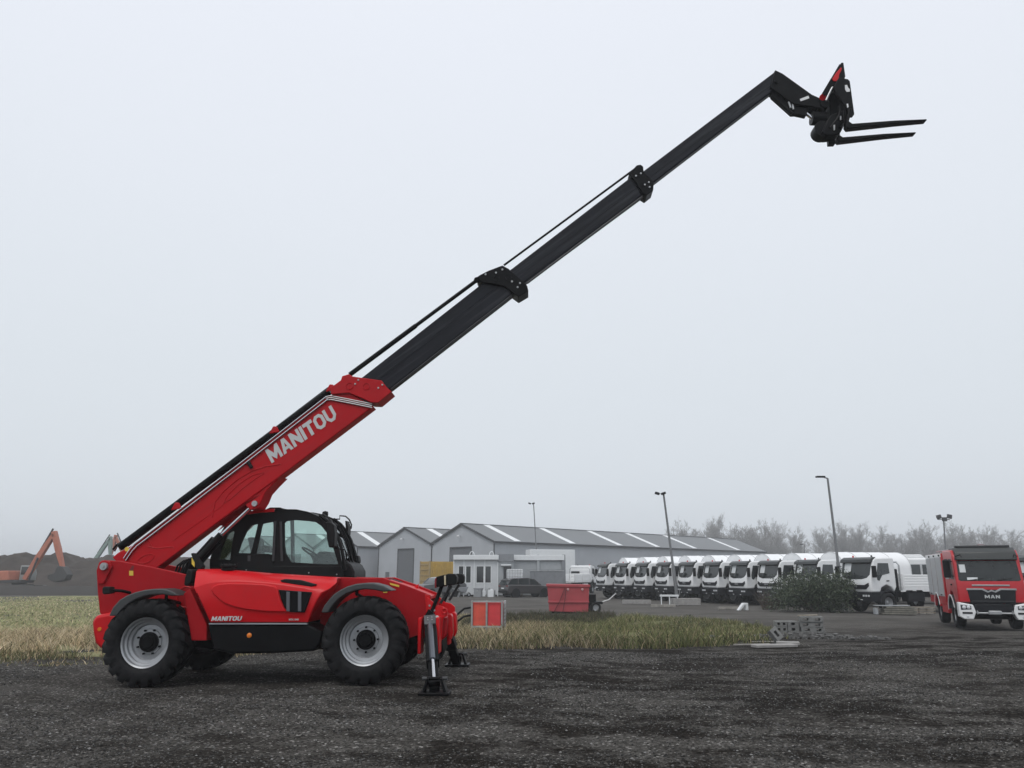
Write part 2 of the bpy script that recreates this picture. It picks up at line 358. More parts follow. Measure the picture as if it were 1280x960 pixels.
nx = len(xs); gf = [(j * nx + i, j * nx + i + 1, (j + 1) * nx + i + 1, (j + 1) * nx + i) for j in range(len(ys) - 1) for i in range(nx - 1)]
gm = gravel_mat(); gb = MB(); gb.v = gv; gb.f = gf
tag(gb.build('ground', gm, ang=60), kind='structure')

def inpoly(x, y, poly):
    c = False; n = len(poly); j = n - 1
    for i in range(n):
        xi, yi = poly[i]; xj, yj = poly[j]
        if (yi > y) != (yj > y) and x < (xj - xi) * (y - yi) / (yj - yi) + xi: c = not c
        j = i
    return c
def sstep_n(a, b, x):
    t = np.clip((x - a) / (b - a), 0, 1); return t * t * (3 - 2 * t)
def gz_n(x, y):
    z = -0.55 * sstep_n(15.5, 33, y)
    z = z + 0.036 * sstep_n(-4.6, -2.6, x) * (1 - sstep_n(0.5, 5, x)) * (1 - sstep_n(15, 19, y)) * sstep_n(7, 10, y)
    return z + sstep_n(14, 20, y) * 0.03 * (np.sin(x * .31 + 1) * np.sin(y * .27) + .5 * np.sin(x * .83 + y * .41))
def inpoly_n(x, y, poly):
    c = np.zeros(len(x), bool); n = len(poly); j = n - 1
    for i in range(n):
        xi, yi = poly[i]; xj, yj = poly[j]
        if yi != yj: c ^= ((yi > y) != (yj > y)) & (x < (xj - xi) * (y - yi) / (yj - yi) + xi)
        j = i
    return c
def vn_n(x, y):
    ix, iy = np.floor(x), np.floor(y); fx, fy = x - ix, y - iy; fx = fx * fx * (3 - 2 * fx); fy = fy * fy * (3 - 2 * fy)
    h = lambda a, b: (np.sin(a * 12.9898 + b * 78.233) * 43758.5453) % 1
    return (h(ix, iy) * (1 - fx) + h(ix + 1, iy) * fx) * (1 - fy) + (h(ix, iy + 1) * (1 - fx) + h(ix + 1, iy + 1) * fx) * fy
def hash2(x, y): return (math.sin(x * 12.9898 + y * 78.233) * 43758.5453) % 1
def vn(x, y):
    ix, iy = math.floor(x), math.floor(y); fx, fy = x - ix, y - iy; fx = fx * fx * (3 - 2 * fx); fy = fy * fy * (3 - 2 * fy)
    a, b, c, d = hash2(ix, iy), hash2(ix + 1, iy), hash2(ix, iy + 1), hash2(ix + 1, iy + 1)
    return (a * (1 - fx) + b * fx) * (1 - fy) + (c * (1 - fx) + d * fx) * fy
# meadow on the left and the verge behind the machine: one outline on the ground
W = lambda px, py: tuple(gpt(px, py)[:2])
near_edge = [W(-160, 838), W(0, 834), W(60, 836), W(130, 835), W(230, 830), W(330, 818), W(400, 813), W(500, 811), W(600, 812), W(700, 813), W(800, 812), W(900, 809), W(962, 806)]
far_right = [W(990, 797), W(975, 788), W(940, 780), W(880, 775), W(800, 773), W(740, 775), W(690, 777), W(640, 776), W(600, 770), W(560, 768)]
meadow = near_edge + far_right + [(-12, 46), (-20, 60), (-28, 76), (-90, 80), (-60, 40), (-24, 16)]
def grass_sheet_mat():
    m = bpy.data.materials.new('meadow_turf'); m.use_nodes = True; t = m.node_tree; b = t.nodes['Principled BSDF']; N = t.nodes.new; L = t.links.new
    co = N('ShaderNodeTexCoord'); n = N('ShaderNodeTexNoise'); n.inputs['Scale'].default_value = .9; n.inputs['Detail'].default_value = 9; n.inputs['Roughness'].default_value = .7; L(co.outputs['Object'], n.inputs['Vector'])
    r = N('ShaderNodeValToRGB'); e = r.color_ramp.elements; e[0].position = .3; e[0].color = (.07, .066, .04, 1); e[1].position = .75; e[1].color = (.36, .32, .19, 1); q = e.new(.52); q.color = (.22, .22, .115, 1)
    L(n.outputs['Fac'], r.inputs[0]); L(r.outputs[0], b.inputs['Base Color']); b.inputs['Roughness'].default_value = .95; b.inputs['Specular IOR Level'].default_value = .1
    n2 = N('ShaderNodeTexNoise'); n2.inputs['Scale'].default_value = 12; n2.inputs['Detail'].default_value = 5; L(co.outputs['Object'], n2.inputs['Vector'])
    bp = N('ShaderNodeBump'); bp.inputs['Distance'].default_value = .08; L(n2.outputs['Fac'], bp.inputs['Height']); L(bp.outputs[0], b.inputs['Normal']); return m
mb = MB(); cs = .5
cells = {}
for j in range(int((82 - 13) / cs)):
    y = 13 + j * cs
    for i in range(int(110 / cs)):
        x = -92 + i * cs
        if y > 40 and (i % 2 or j % 2): continue
        c2 = cs if y <= 40 else cs * 2
        if inpoly(x + c2 / 2, y - 1.1 - 1.3 * vn(x * .9 + 9, y * .3), meadow) and inpoly(x + c2 / 2, y + c2 / 2, meadow):
            q = [(x, y), (x + c2, y), (x + c2, y + c2), (x, y + c2)]
            mb.add([(a, b, gz(a, b) + .008) for a, b in q], [(0, 1, 2, 3)])
tag(mb.build('meadow', grass_sheet_mat(), ang=80), kind='structure')

# loose stones lying on the gravel near the camera
def scatter_stones():
    n = 70000; u = RNG.random(n); Y = 6.0 * (16.5 / 6.0) ** u; X = (RNG.random(n) * 2 - 1) * (Y * .72 + .4)
    base = np.array([(1, 0, 0), (-1, 0, 0), (0, 1, 0), (0, -1, 0), (0, 0, .75), (0, 0, -.75)], float)
    fc = np.array([(0, 2, 4), (2, 1, 4), (1, 3, 4), (3, 0, 4), (2, 0, 5), (1, 2, 5), (3, 1, 5), (0, 3, 5)])
    s = .0045 + .012 * RNG.random(n) ** 4 + .0006 * (Y - 6)
    keep = np.ones(n, bool); keep &= ~((X > -7.2) & (X < .3) & (Y > 11.2) & (Y < 14.6))
    keep &= ~inpoly_n(X, Y - .4 * RNG.random(n), meadow) & ~((vn_n(X * .6, Y * .9) < .36) & (X > -3) & (RNG.random(n) < .75))
    X, Y, s = X[keep], Y[keep], s[keep]; n = len(X)
    Z = gz_n(X, Y) + .012 * (np.sin(1.9 * X + .7 * Y) * np.sin(1.3 * Y - .6 * X) + .6 * np.sin(3.7 * X - 2.9 * Y + 1)) + s * .25
    th = RNG.random(n) * 6.28; jit = 1 + .45 * (RNG.random((n, 6, 3)) - .5)
    v = base[None] * jit; c, sn = np.cos(th)[:, None], np.sin(th)[:, None]
    vx = v[:, :, 0] * c - v[:, :, 1] * sn; vy = v[:, :, 0] * sn + v[:, :, 1] * c
    V = np.stack([vx * s[:, None] + X[:, None], vy * s[:, None] * .8 + Y[:, None], v[:, :, 2] * s[:, None] * .7 + Z[:, None]], -1).reshape(-1, 3)
    Fc = (fc[None] + (np.arange(n) * 6)[:, None, None]).reshape(-1, 3)
    me = bpy.data.meshes.new('gravel_stones'); me.from_pydata(V.tolist(), [], Fc.tolist())
    at_ = me.color_attributes.new('Col', 'FLOAT_COLOR', 'POINT'); g = .025 + .13 * RNG.random(n) ** 2.2; g[RNG.random(n) > .97] = .26
    col = np.repeat(np.stack([g, g * .985, g * .97, np.ones(n)], -1), 6, 0).astype(np.float32); at_.data.foreach_set('color', col.ravel())
    m = bpy.data.materials.new('loose_stone'); m.use_nodes = True; t = m.node_tree; a = t.nodes.new('ShaderNodeVertexColor'); a.layer_name = 'Col'
    t.links.new(a.outputs[0], t.nodes['Principled BSDF'].inputs['Base Color']); t.nodes['Principled BSDF'].inputs['Roughness'].default_value = .9; t.nodes['Principled BSDF'].inputs['Specular IOR Level'].default_value = .05
    me.materials.append(m); o = bpy.data.objects.new('gravel_stones', me); COL.objects.link(o)
    tag(o, 'loose grey gravel stones strewn over the yard', 'gravel', kind='stuff')
scatter_stones()

# grass blades
def blade_mat():
    m = bpy.data.materials.new('grass_blade'); m.use_nodes = True; t = m.node_tree; b = t.nodes['Principled BSDF']
    a = t.nodes.new('ShaderNodeVertexColor'); a.layer_name = 'Col'; t.links.new(a.outputs[0], b.inputs['Base Color']); b.inputs['Roughness'].default_value = .75; b.inputs['Specular IOR Level'].default_value = .2
    tr = t.nodes.new('ShaderNodeBsdfTranslucent'); t.links.new(a.outputs[0], tr.inputs[0]); mx = t.nodes.new('ShaderNodeMixShader'); mx.inputs[0].default_value = .3
    t.links.new(b.outputs[0], mx.inputs[1]); t.links.new(tr.outputs[0], mx.inputs[2]); t.links.new(mx.outputs[0], t.nodes['Material Output'].inputs[0]); return m
BLADE = blade_mat()
def blades(name, X, Y, H, Wd, C, label, cat='grass', lean=.45):
    n = len(X); Z = gz_n(X, Y) + .005
    th = RNG.random(n) * 6.283; ld = RNG.random(n) * 6.283; ln = H * lean * (.3 + RNG.random(n))
    dx, dy = np.cos(th) * Wd / 2, np.sin(th) * Wd / 2; lx, ly = np.cos(ld) * ln, np.sin(ld) * ln
    V = np.empty((n, 5, 3))
    V[:, 0] = np.stack([X - dx, Y - dy, Z], -1); V[:, 1] = np.stack([X + dx, Y + dy, Z], -1)
    V[:, 2] = np.stack([X + dx * .8 + lx * .35, Y + dy * .8 + ly * .35, Z + H * .6], -1); V[:, 3] = np.stack([X - dx * .8 + lx * .35, Y - dy * .8 + ly * .35, Z + H * .6], -1)
    V[:, 4] = np.stack([X + lx, Y + ly, Z + H], -1)
    k = np.arange(n) * 5
    me = bpy.data.meshes.new(name); nv = n * 5
    me.vertices.add(nv); me.vertices.foreach_set('co', V.reshape(-1).astype(np.float32))
    loops = np.concatenate([np.stack([k, k + 1, k + 2, k + 3], -1), np.stack([k + 3, k + 2, k + 4], -1)], 1).reshape(-1)
    me.loops.add(len(loops)); me.loops.foreach_set('vertex_index', loops.astype(np.int32))
    ls = np.stack([np.arange(n) * 7, np.arange(n) * 7 + 4], -1).reshape(-1); me.polygons.add(n * 2); me.polygons.foreach_set('loop_start', ls.astype(np.int32))
    me.update(calc_edges=True); me.validate()
    at_ = me.color_attributes.new('Col', 'FLOAT_COLOR', 'POINT')
    cc = np.ones((n, 5, 4), np.float32); cc[:, :, :3] = C[:, None, :]; at_.data.foreach_set('color', cc.ravel())
    me.materials.append(BLADE); o = bpy.data.objects.new(name, me); COL.objects.link(o)
    return tag(o, label, cat, kind='stuff')
def strew(n, x0, x1, y0, y1, test, dens=None):
    ox, oy, k = [], [], 0
    while k < n:
        X = RNG.random(n) * (x1 - x0) + x0; Y = RNG.random(n) * (y1 - y0) + y0
        ok = test(X, Y)
        if dens is not None: ok &= RNG.random(n) < dens(X, Y)
        ox.append(X[ok]); oy.append(Y[ok]); k += int(ok.sum())
    return np.concatenate(ox)[:n], np.concatenate(oy)[:n]
def pick(n, pal, wts):
    i = RNG.choice(len(pal), n, p=np.array(wts) / sum(wts)); c = np.array(pal)[i]; return c * (.72 + .56 * RNG.random((n, 1)))
STRAW, PALE, BRN, GRN, DGR = (.36, .29, .17), (.46, .39, .26), (.17, .125, .075), (.125, .14, .055), (.065, .075, .035)
inm = lambda x, y: inpoly_n(x, y - .9 * vn_n(x * 1.1, x * 0 + 4.2) - .5 * RNG.random(len(x)) ** 2 + .35, meadow)
# matted dry grass left of and behind the machine
X, Y = strew(46000, -21, -3, 13.6, 25, lambda x, y: inm(x, y) & (y < 18.5 + 7 * vn_n(x * .6, y * .25) + 1.5 * RNG.random(len(x))), lambda x, y: .12 + .88 * (vn_n(x * 1.5, y * 1.5) > .36))
cl = vn_n(X * .9 + 5, Y * .9); cl2 = vn_n(X * 2.7, Y * 2.7 + 8)
H = (.10 + .26 * RNG.random(len(X)) ** 1.3) * (.45 + .6 * cl + .5 * cl2) * np.clip((Y - 13.2) / 2.2, .4, 1)
C = pick(len(X), [(.55, .435, .275), (.68, .57, .40), (.24, .175, .11), (.19, .19, .09), DGR], [4, 3, 1.8, 1.3, .9])
fe_ = ~inpoly_n(X, Y - 1.5 - .8 * vn_n(X * .8, X * 0 + 1), meadow); H = np.where(fe_, H * .5, H); C = np.where((fe_ & (RNG.random(len(X)) < .7))[:, None], pick(len(X), [(.17, .17, .085), (.09, .095, .05), BRN], [3, 2, 1.2]), C)
blades('dry_grass', X, Y, H, .010 + .010 * RNG.random(len(X)), C, 'matted straw coloured grass along the gravel beside the red machine', 'grass', 1.1)
# short green sward further back on the left
X, Y = strew(40000, -58, -4, 20, 72, lambda x, y: inm(x, y) & (np.abs(x) < y * .72 + 2), lambda x, y: np.minimum(1, 26 / y) * (.4 + .6 * (vn_n(x * .4, y * .4) > .35)))
H = (.05 + .08 * RNG.random(len(X))) * (.5 + .8 * vn_n(X * .35, Y * .35))
blades('short_grass', X, Y, H, .02 + .0011 * Y, pick(len(X), [(.40, .395, .22), (.33, .335, .175), (.56, .47, .31), (.13, .14, .075)], [4, 3, 2.4, .6]), 'short green grass of the field in front of the earth mound', 'grass', 1.0)
# verge behind the forks side: straw heads to the left, greener to the right
X, Y = strew(46000, -4, 11, 15, 40, lambda x, y: inm(x, y), lambda x, y: .06 + .94 * (vn_n(x * 1.0, y * .9) > .42))
gr_ = sstep_n(.2, 3.4, X + 2.6 * (vn_n(X * .8, Y * .5) - .5))
C1 = pick(len(X), [(.52, .42, .26), (.64, .54, .37), (.22, .16, .10), (.2, .21, .1), DGR], [3, 2.2, 1.6, 2.2, 1.4]); C2 = pick(len(X), [(.27, .285, .125), (.2, .22, .095), DGR, (.5, .41, .25), BRN], [3, 3.4, 2.2, 1.3, .8])
sel = (RNG.random(len(X)) < gr_)[:, None]
cl = vn_n(X * .7 + 2, Y * .6); cl2 = vn_n(X * 2.3, Y * 2.3 + 8)
H = (.07 + .24 * RNG.random(len(X)) ** 1.6) * (.25 + .75 * cl + .75 * cl2) * np.clip(1.25 - (X - 5) * .12, .4, 1) * np.clip((Y - 14.6) / 3.0, .3, 1)
blades('verge_grass', X, Y, H, .012 + .012 * RNG.random(len(X)), np.where(sel, C2, C1) * (.58 + .34 * vn_n(X * .55 + 3, Y * .45))[:, None], 'rough green and straw grass on the verge beyond the stabilisers', 'grass', .9)
# dark trampled heap of weeds beyond the verge
X, Y = strew(7000, -2, 6.5, 26, 40, lambda x, y: inpoly_n(x, y, [W(575, 785), W(750, 782), W(770, 772), W(700, 762), W(600, 760)]))
H = .15 + .4 * RNG.random(len(X)) * vn_n(X * .8, Y * .8)
blades('dead_weeds', X, Y, H, .03, pick(len(X), [(.06, .055, .04), (.1, .085, .055), DGR], [3, 2, 2]), 'dark dead weeds between the red skip and the verge', 'weeds', .7)
# ================================================================== telehandler
T_YAW, T_TILT = R(1.5), R(0.7)
tele = empty('telehandler', (-5.22, 12.58, 0.0), (0, -T_TILT, -T_YAW))
tag(tele, 'red telehandler with long black boom raised, pallet forks and stabilisers down on gravel', 'telehandler')
TM = Matrix.Translation(tele.location) @ tele.rotation_euler.to_matrix().to_4x4(); TMI = TM.inverted()
def P(px, py, v):
    """pixel -> (u, w) on the machine's own lengthwise plane at lateral offset v"""
    o = TMI @ CAMP; d = TMI.to_3x3() @ ray(px, py); t = (v - o.y) / d.y
    return (o.x + d.x * t, o.z + d.z * t)
def PP(pts, v): return [P(a, b, v) for a, b in pts]
def P3(px, py, v): u, w_ = P(px, py, v); return Vector((u, v, w_))
def plate(name, pts, v0, v1, m, parent=tele, bevel=0.008, vref=None, holes=()):
    vr = v0 if vref is None else vref
    return MB().prism(PP(pts, vr), v0, v1, 'y', [PP(h, vr) for h in holes]).build(name, m, parent, bevel)
WB, WR = 3.18, 0.600

# ---- wheels
def wheel(name, loc, parent, r, wdt, rim_r, side, lugs=20, rimmat=RIM, bolts=8, agri=True, n=48):
    """side -1: outer face towards -y"""
    wl = empty(name, loc, (0, random.uniform(0, 6), 0), parent)
    h = wdt / 2; rr = r - (0.035 if agri else 0.006)
    prof = [(rim_r, -h * .72), (rim_r + .02, -h * .86), (rim_r + (rr - rim_r) * .35, -h), (rim_r + (rr - rim_r) * .68, -h * .99), (rr - .035, -h * .9), (rr - .006, -h * .72), (rr, -h * .4), (rr, h * .4), (rr - .006, h * .72), (rr - .035, h * .9), (rim_r + (rr - rim_r) * .68, h * .99), (rim_r + (rr - rim_r) * .35, h), (rim_r + .02, h * .86), (rim_r, h * .72)]
    mb = MB().lathe(prof, n=n, closed=True)
    if agri:
        for sd in (-1, 1):
            for k in range(lugs):
                a0 = 2 * math.pi * (k + (0.5 if sd > 0 else 0)) / lugs
                vs = []
                st = [(0.02, 0.0, rr, r), (.55, .10, rr - .004, r), (.86, .17, rr - .02, r - .012), (1.0, .20, rr - .075, rr - .03), (1.005, .215, rr - .15, rr - .13)]
                for (fy, da, r0, r1) in st:
                    hw = (.052 if fy < .9 else .05) / r
                    for (rad, ww) in ((r0 - .01, hw * 1.25), (r1, hw)):
                        for s_ in (-1, 1):
                            a = a0 + da * 1.1 + s_ * ww
                            yy = sd * fy * h * (1.0 if rad > r0 else .985)
                            vs.append((rad * math.cos(a), yy, rad * math.sin(a)))
                fs = []
                for i in range(len(st) - 1):
                    a, b = i * 4, i * 4 + 4
                    fs += [(a + 2, a + 3, b + 3, b + 2), (a, a + 2, b + 2, b), (a + 3, a + 1, b + 1, b + 3)]
                fs += [(0, 1, 3, 2), (16, 18, 19, 17)]
                mb.add(vs, fs)
    mb.build('tyre', RUB, wl, ang=40)
    s = side
    rp = [(rim_r + .012, h * .78), (rim_r + .016, h * .72), (rim_r - .004, h * .66), (rim_r - .02, h * .62), (rim_r - .03, h * .40), (rim_r - .055, h * .36), (rim_r - .06, h * .16), (rim_r - .095, h * .12), (rim_r - .11, h * -.05), (rim_r * .52, h * -.04), (rim_r * .50, h * .02), (rim_r * .38, h * .03), (0.0, h * .03)]
    MB().lathe([(a, s * b) for a, b in rp], n=n, cap=False).build('rim', rimmat, wl, ang=30)
    hp = [(rim_r * .40, h * .02), (rim_r * .40, h * .16), (rim_r * .34, h * .26), (rim_r * .26, h * .27), (rim_r * .24, h * .36), (0, h * .37)] if agri else [(rim_r * .33, h * .02), (rim_r * .33, h * .2), (rim_r * .2, h * .3), (0, h * .31)]
    MB().lathe([(a, s * b) for a, b in hp], n=20).build('hub', BLK if agri else rimmat, wl, ang=30)
    for k in range(bolts):
        a = 2 * math.pi * k / bolts; q = rim_r * .49
        MB().cyl((q * math.cos(a), s * h * .0, q * math.sin(a)), (q * math.cos(a), s * h * .16, q * math.sin(a)), rim_r * .045, 6).build('wheel_nut', BLK if agri else STEEL, wl, smooth=False)
    return wl
for (u, sd) in ((.06, -1), (.06, 1), (WB, -1), (WB, 1)):
    wheel('wheel', (u, sd * 0.99, WR), tele, WR, 0.42, 0.345, sd)
# axles
for u in (.06, WB):
    MB().cyl((u, -.8, WR), (u, .8, WR), .09, 14).build('axle', BLK, tele)

# ---- chassis: two long side plates, belly, counterweight
rear_pl = [(123.5, 703), (127, 700.5), (136, 700.5), (149, 701), (168, 704.5), (192, 709), (236, 719), (242, 733), (262, 778), (264, 800), (215, 800), (200, 812), (150, 812), (140, 790), (124.5, 766), (121.7, 739), (120.3, 713)]
for v in (-.55, .47):
    plate('rear_frame_plate', rear_pl, v, v + .08, REDC, vref=-.55, bevel=.012)
plate('pivot_boss', [(123, 707), (125, 702), (130.5, 700), (137, 702), (140, 708), (136, 716), (129, 730), (122, 730)], -.59, -.56, REDC, bevel=.01)
u, w_ = P(130.6, 708, -.6); MB().cyl((u, -.64, w_), (u, .64, w_), .055, 20).build('pivot_pin', STEEL, tele)
MB().cyl((u, -.655, w_), (u, -.645, w_), .02, 12).build('pin_bolt', STEEL, tele)
plate('counterweight', [(114, 777), (119, 769), (135, 766), (152, 767), (158, 800), (146, 811), (132, 812), (124, 811), (118, 804), (115.5, 792)], -.68, .68, RED, bevel=.05, vref=-.68)
u, w_ = P(124.7, 786.5, -.68); MB().lathe([(.03, 0), (.028, -.012), (0, -.014)], (u, -.681, w_), n=16).build('reflector', AMB, tele)
plate('belly_frame', [(190, 800), (205, 775), (262, 765), (400, 765), (500, 775), (526, 790), (520, 806), (450, 806), (400, 812), (262, 812)], -.45, .45, BLK, vref=-.5)
plate('front_frame_plate', [(400, 721), (424, 721.5), (461, 722.5), (478, 722), (508, 732), (538, 744), (537, 770), (529, 792), (505, 800), (400, 800)], -.55, -.47, REDC, bevel=.01)
plate('front_frame_plate', [(400, 721), (424, 721.5), (461, 722.5), (478, 722), (508, 732), (538, 744), (537, 770), (529, 792), (505, 800), (400, 800)], .47, .55, REDC, bevel=.01, vref=-.55)
plate('front_deck', [(424, 724), (461, 725), (478, 725), (508, 735), (534, 746), (534, 750), (470, 732), (424, 732)], -.47, .47, RED, vref=-.55, bevel=.004)
plate('frame_rib', [(531, 743), (538, 743.5), (538.5, 770), (531, 797), (528, 797), (533, 770)], -.58, -.553, RED, bevel=.006)
plate('warning_decal', [(487, 728.5), (499, 731.5), (499, 734), (488, 731)], -.556, -.552, YEL, bevel=0)
plate('warning_decal', [(479, 738.5), (484, 738.5), (484, 741), (479, 741)], -.556, -.552, YEL, bevel=0)
plate('warning_decal', [(161.5, 713.5), (166.5, 713.5), (166.5, 719.5), (161.5, 719.5)], -.556, -.552, YEL, bevel=0)
plate('painted_frame_slot', [(162, 712), (165, 707), (167.5, 707), (166.5, 713), (162.5, 713)], -.555, -.551, mat('painted_recess_shade', (.16, .006, .01), .5), bevel=0)  # flat plate, no cut: the slot's shade is put into its dark red
# circular embossed ring on the rear frame
u, w_ = P(232, 746, -.55)
MB().tube([(u + .13 * math.cos(a), -.555, w_ + .15 * math.sin(a)) for a in [R(60 + 12 * i) for i in range(25)]], .008, 6).build('pressed_ring', RED, tele)
# rear work lamp on its bracket
MB().prism(PP([(132, 735), (134, 733), (141.5, 733.5), (142, 741.5), (134, 743), (132, 741)], -.75), -.85, -.7, 'y').build('rear_lamp', PLA, tele, .012)
MB().tube([P3(141, 738, -.75), P3(152, 738.5, -.70), P3(163, 741, -.58)], .022, 8).build('lamp_bracket', BLK, tele)
# rear end hoses at the boom tail
for k in range(3):
    MB().tube([P3(141 + k, 687 + k, -.1 + .06 * k), P3(146, 681 + k, -.1 + .06 * k), P3(155, 676, -.1 + .06 * k), P3(163, 676, -.1 + .06 * k)], .016, 6).build('hydraulic_hose', STEEL if k == 1 else BLK, tele)
# ---- mudguards
rf_o = [(135.7, 770), (141, 759), (149, 750), (158, 744.5), (168, 740.5), (180, 737.5), (192, 736), (202, 735.8), (209, 736.8), (217, 740), (223.5, 744.6)]
rf_i = [(214, 745), (203, 743), (192, 743.5), (181, 745), (170, 749), (160, 755), (152, 762), (146, 770)]
ff_o = [(401, 766), (405, 757), (410.5, 750), (417, 743), (425, 737.5), (434, 733), (445, 729.8), (456, 728.6), (467, 728.8), (479, 732), (490.5, 738.5)]
ff_i = [(480, 740), (468, 737.5), (456, 736.5), (444, 738), (433, 742), (424, 748), (416, 756), (410, 766)]
def mudguard(o_, i_, sd):
    va, vb = (-1.2, -.80) if sd < 0 else (.80, 1.2)
    return MB().prism(PP(o_ + i_, -1.2), va, vb, 'y').build('mudguard', GRYP, tele, .018, 3)
for sd in (-1, 1):
    mudguard(rf_o, rf_i, sd); mudguard(ff_o, ff_i, sd)
    for px in (208, 446):
        u, w_ = P(px, 745 if px < 300 else 738, -1.0)
        MB().tube([(u, sd * .5, w_ - .12), (u, sd * 1.0, w_ - .05), (u, sd * 1.0, w_ + .03)], .025, 8).build('mudguard_stay', BLK, tele)

# ---- engine hood, lofted in rows
def row(pts, v, n=22):
    pp = PP(pts, v); L = [0]
    for a, b in zip(pp, pp[1:]): L.append(L[-1] + math.hypot(b[0] - a[0], b[1] - a[1]))
    o = []
    for k in range(n + 1):
        t = L[-1] * k / n; i = 0
        while i < len(L) - 2 and L[i + 1] < t: i += 1
        q = (t - L[i]) / max(1e-6, L[i + 1] - L[i]); o.append(Vector((pp[i][0] + (pp[i + 1][0] - pp[i][0]) * q, v, pp[i][1] + (pp[i + 1][1] - pp[i][1]) * q)))
    return o
rows = [row([(262, 778), (385, 778)], -1.10), row([(255, 763), (320, 763), (389, 764)], -1.13), row([(248.5, 748), (320, 746), (396, 750)], -1.14),
        row([(242, 735), (258, 729.5), (275, 727), (300, 726.5), (340, 729), (380, 735), (402, 740.5)], -1.12),
        row([(242.5, 730), (258, 724.5), (275, 721.5), (300, 721.5), (340, 725), (380, 730.5), (413, 735.5)], -1.07),
        row([(245, 714), (275, 713.5), (300, 715), (340, 719.5), (380, 723), (422, 728)], -.90),
        row([(247, 711.5), (275, 711), (300, 713), (340, 716.5), (380, 719), (421.5, 721.5)], -.78)]
top_in = [Vector((p.x, -.34, p.z - .02)) for p in rows[-1]]; bot_in = [Vector((p.x, -.34, p.z)) for p in rows[0]]
rows += [top_in, bot_in]
mb = MB(); n = len(rows[0]); vs = [p for r_ in rows for p in r_]; fs = []
for j in range(len(rows)):
    j2 = (j + 1) % len(rows)
    for i in range(n - 1): fs.append((j * n + i, j * n + i + 1, j2 * n + i + 1, j2 * n + i))
fs.append(tuple(j * n for j in range(len(rows)))); fs.append(tuple(j * n + n - 1 for j in reversed(range(len(rows)))))
mb.add(vs, fs); hood = mb.build('engine_hood', RED, tele, .012, 2, ang=50)
# teardrop pressing on the hood's flank
z2 = lambda pts: [(230 + a / 5.818, 690 + b / 5.818) for a, b in pts]
tear = z2([(198, 275), (215, 250), (250, 234), (330, 226), (450, 228), (580, 234), (660, 250), (684, 268), (694, 310), (705, 355), (725, 400), (752, 436), (600, 433), (450, 417), (370, 400), (300, 375), (250, 340), (215, 305)])
MB().prism(PP(tear, -1.14), -1.158, -1.10, 'y').build('side_pressing', RED, hood, .014, 3)
gr = z2([(690, 274), (930, 292), (905, 370), (878, 440), (770, 436), (735, 405), (710, 350)])
g_ = MB().prism(PP(gr, -1.14), -1.166, -1.10, 'y').build('air_grille', BLK, hood, .01)
for a, b in ((748, 772), (832, 856)):
    MB().prism(PP(z2([(a, 288), (b, 290), (b, 432), (a, 430)]), -1.15), -1.176, -1.16, 'y').build('grille_bar', mat('grille_grey', (.10, .105, .12), .4), hood, .004)
tv = z2([(712, 205), (745, 196), (850, 204), (975, 236), (940, 254), (830, 240), (725, 220)])
tpts = PP(tv, -1.0); MB().prism(tpts, -1.09, -.9, 'y').build('bonnet_vent', PLA, hood, .01)
letters('MANITOU', P3(264, 776.2, -1.142) + Vector((0, 0, .0)), (1, 0, 0), (0, 0, 1), (0, -1, 0), .062, LET, hood, shear=.22, sx=.98, gap=.1)
# model number as built-in-font lettering
def text_mesh(s, name, material, parent, size, loc, ex, ez, offset=0.0, extrude=0.002, shear=0.0):
    c = bpy.data.curves.new(name, 'FONT'); c.body = s; c.size = size; c.extrude = extrude; c.offset = offset; c.shear = shear
    o = bpy.data.objects.new(name, c); COL.objects.link(o)
    me = bpy.data.meshes.new_from_object(o.evaluated_get(bpy.context.evaluated_depsgraph_get())); COL.objects.unlink(o); bpy.data.objects.remove(o)
    me.materials.append(material); o = bpy.data.objects.new(name, me); COL.objects.link(o); o.parent = parent
    ex, ez = Vector(ex).normalized(), Vector(ez).normalized(); nn = ex.cross(ez)
    M = Matrix((ex, ez, nn)).transposed().to_4x4(); M.translation = Vector(loc); o.matrix_local = M
    return o
text_mesh('MTX 1840', 'model_lettering', LET, hood, .032, P3(361, 775.5, -1.128), (1, 0, 0), (0, 0, 1), .0008)
# air intake pre-cleaner
u, w_ = P(285.5, 712, -.8); ip = P(285.5, 704, -.8)[1]
MB().lathe([(.0, ip + .005 - w_), (.09, ip - w_), (.115, ip - w_ - .02), (.118, .055), (.09, .045), (.105, .03), (.1, .0), (.05, -.03), (.045, -.12), (0, -.12)], (u, -.8, w_ - .01), 'z', 24).build('air_intake', PLA, hood)
for k in range(10):
    a = R(36 * k); MB().box((u + .117 * math.cos(a), -.8 + .117 * math.sin(a), w_ + .075), (.012, .012, .04)).build('intake_fin', PLA, hood, smooth=False)
# black skirt below the hood, silver trim line, side marker
sk = plate('side_skirt', [(259.5, 781), (386, 781), (403, 790), (401, 803), (393, 814), (340, 816.8), (290, 817.3), (266, 812)], -1.09, -.40, BLK, vref=-1.09, bevel=.03)
plate('trim_strip', [(261, 779), (384, 779), (384, 780.6), (261, 780.6)], -1.115, -1.04, mat('trim_grey', (.35, .37, .40), .35, metal=.5), vref=-1.11, bevel=.002)
u, w_ = P(311.8, 794.2, -1.09); MB().lathe([(.034, 0), (.034, -.012), (.02, -.02), (0, -.021)], (u, -1.09, w_), n=18).build('side_marker', AMB, tele)
MB().prism(PP([(233, 742), (241, 736), (262, 780), (262, 800), (243, 800)], -.9), -1.0, -.35, 'y').build('hood_end_panel', REDC, tele, .01)  # stands in shade, put into its darker red
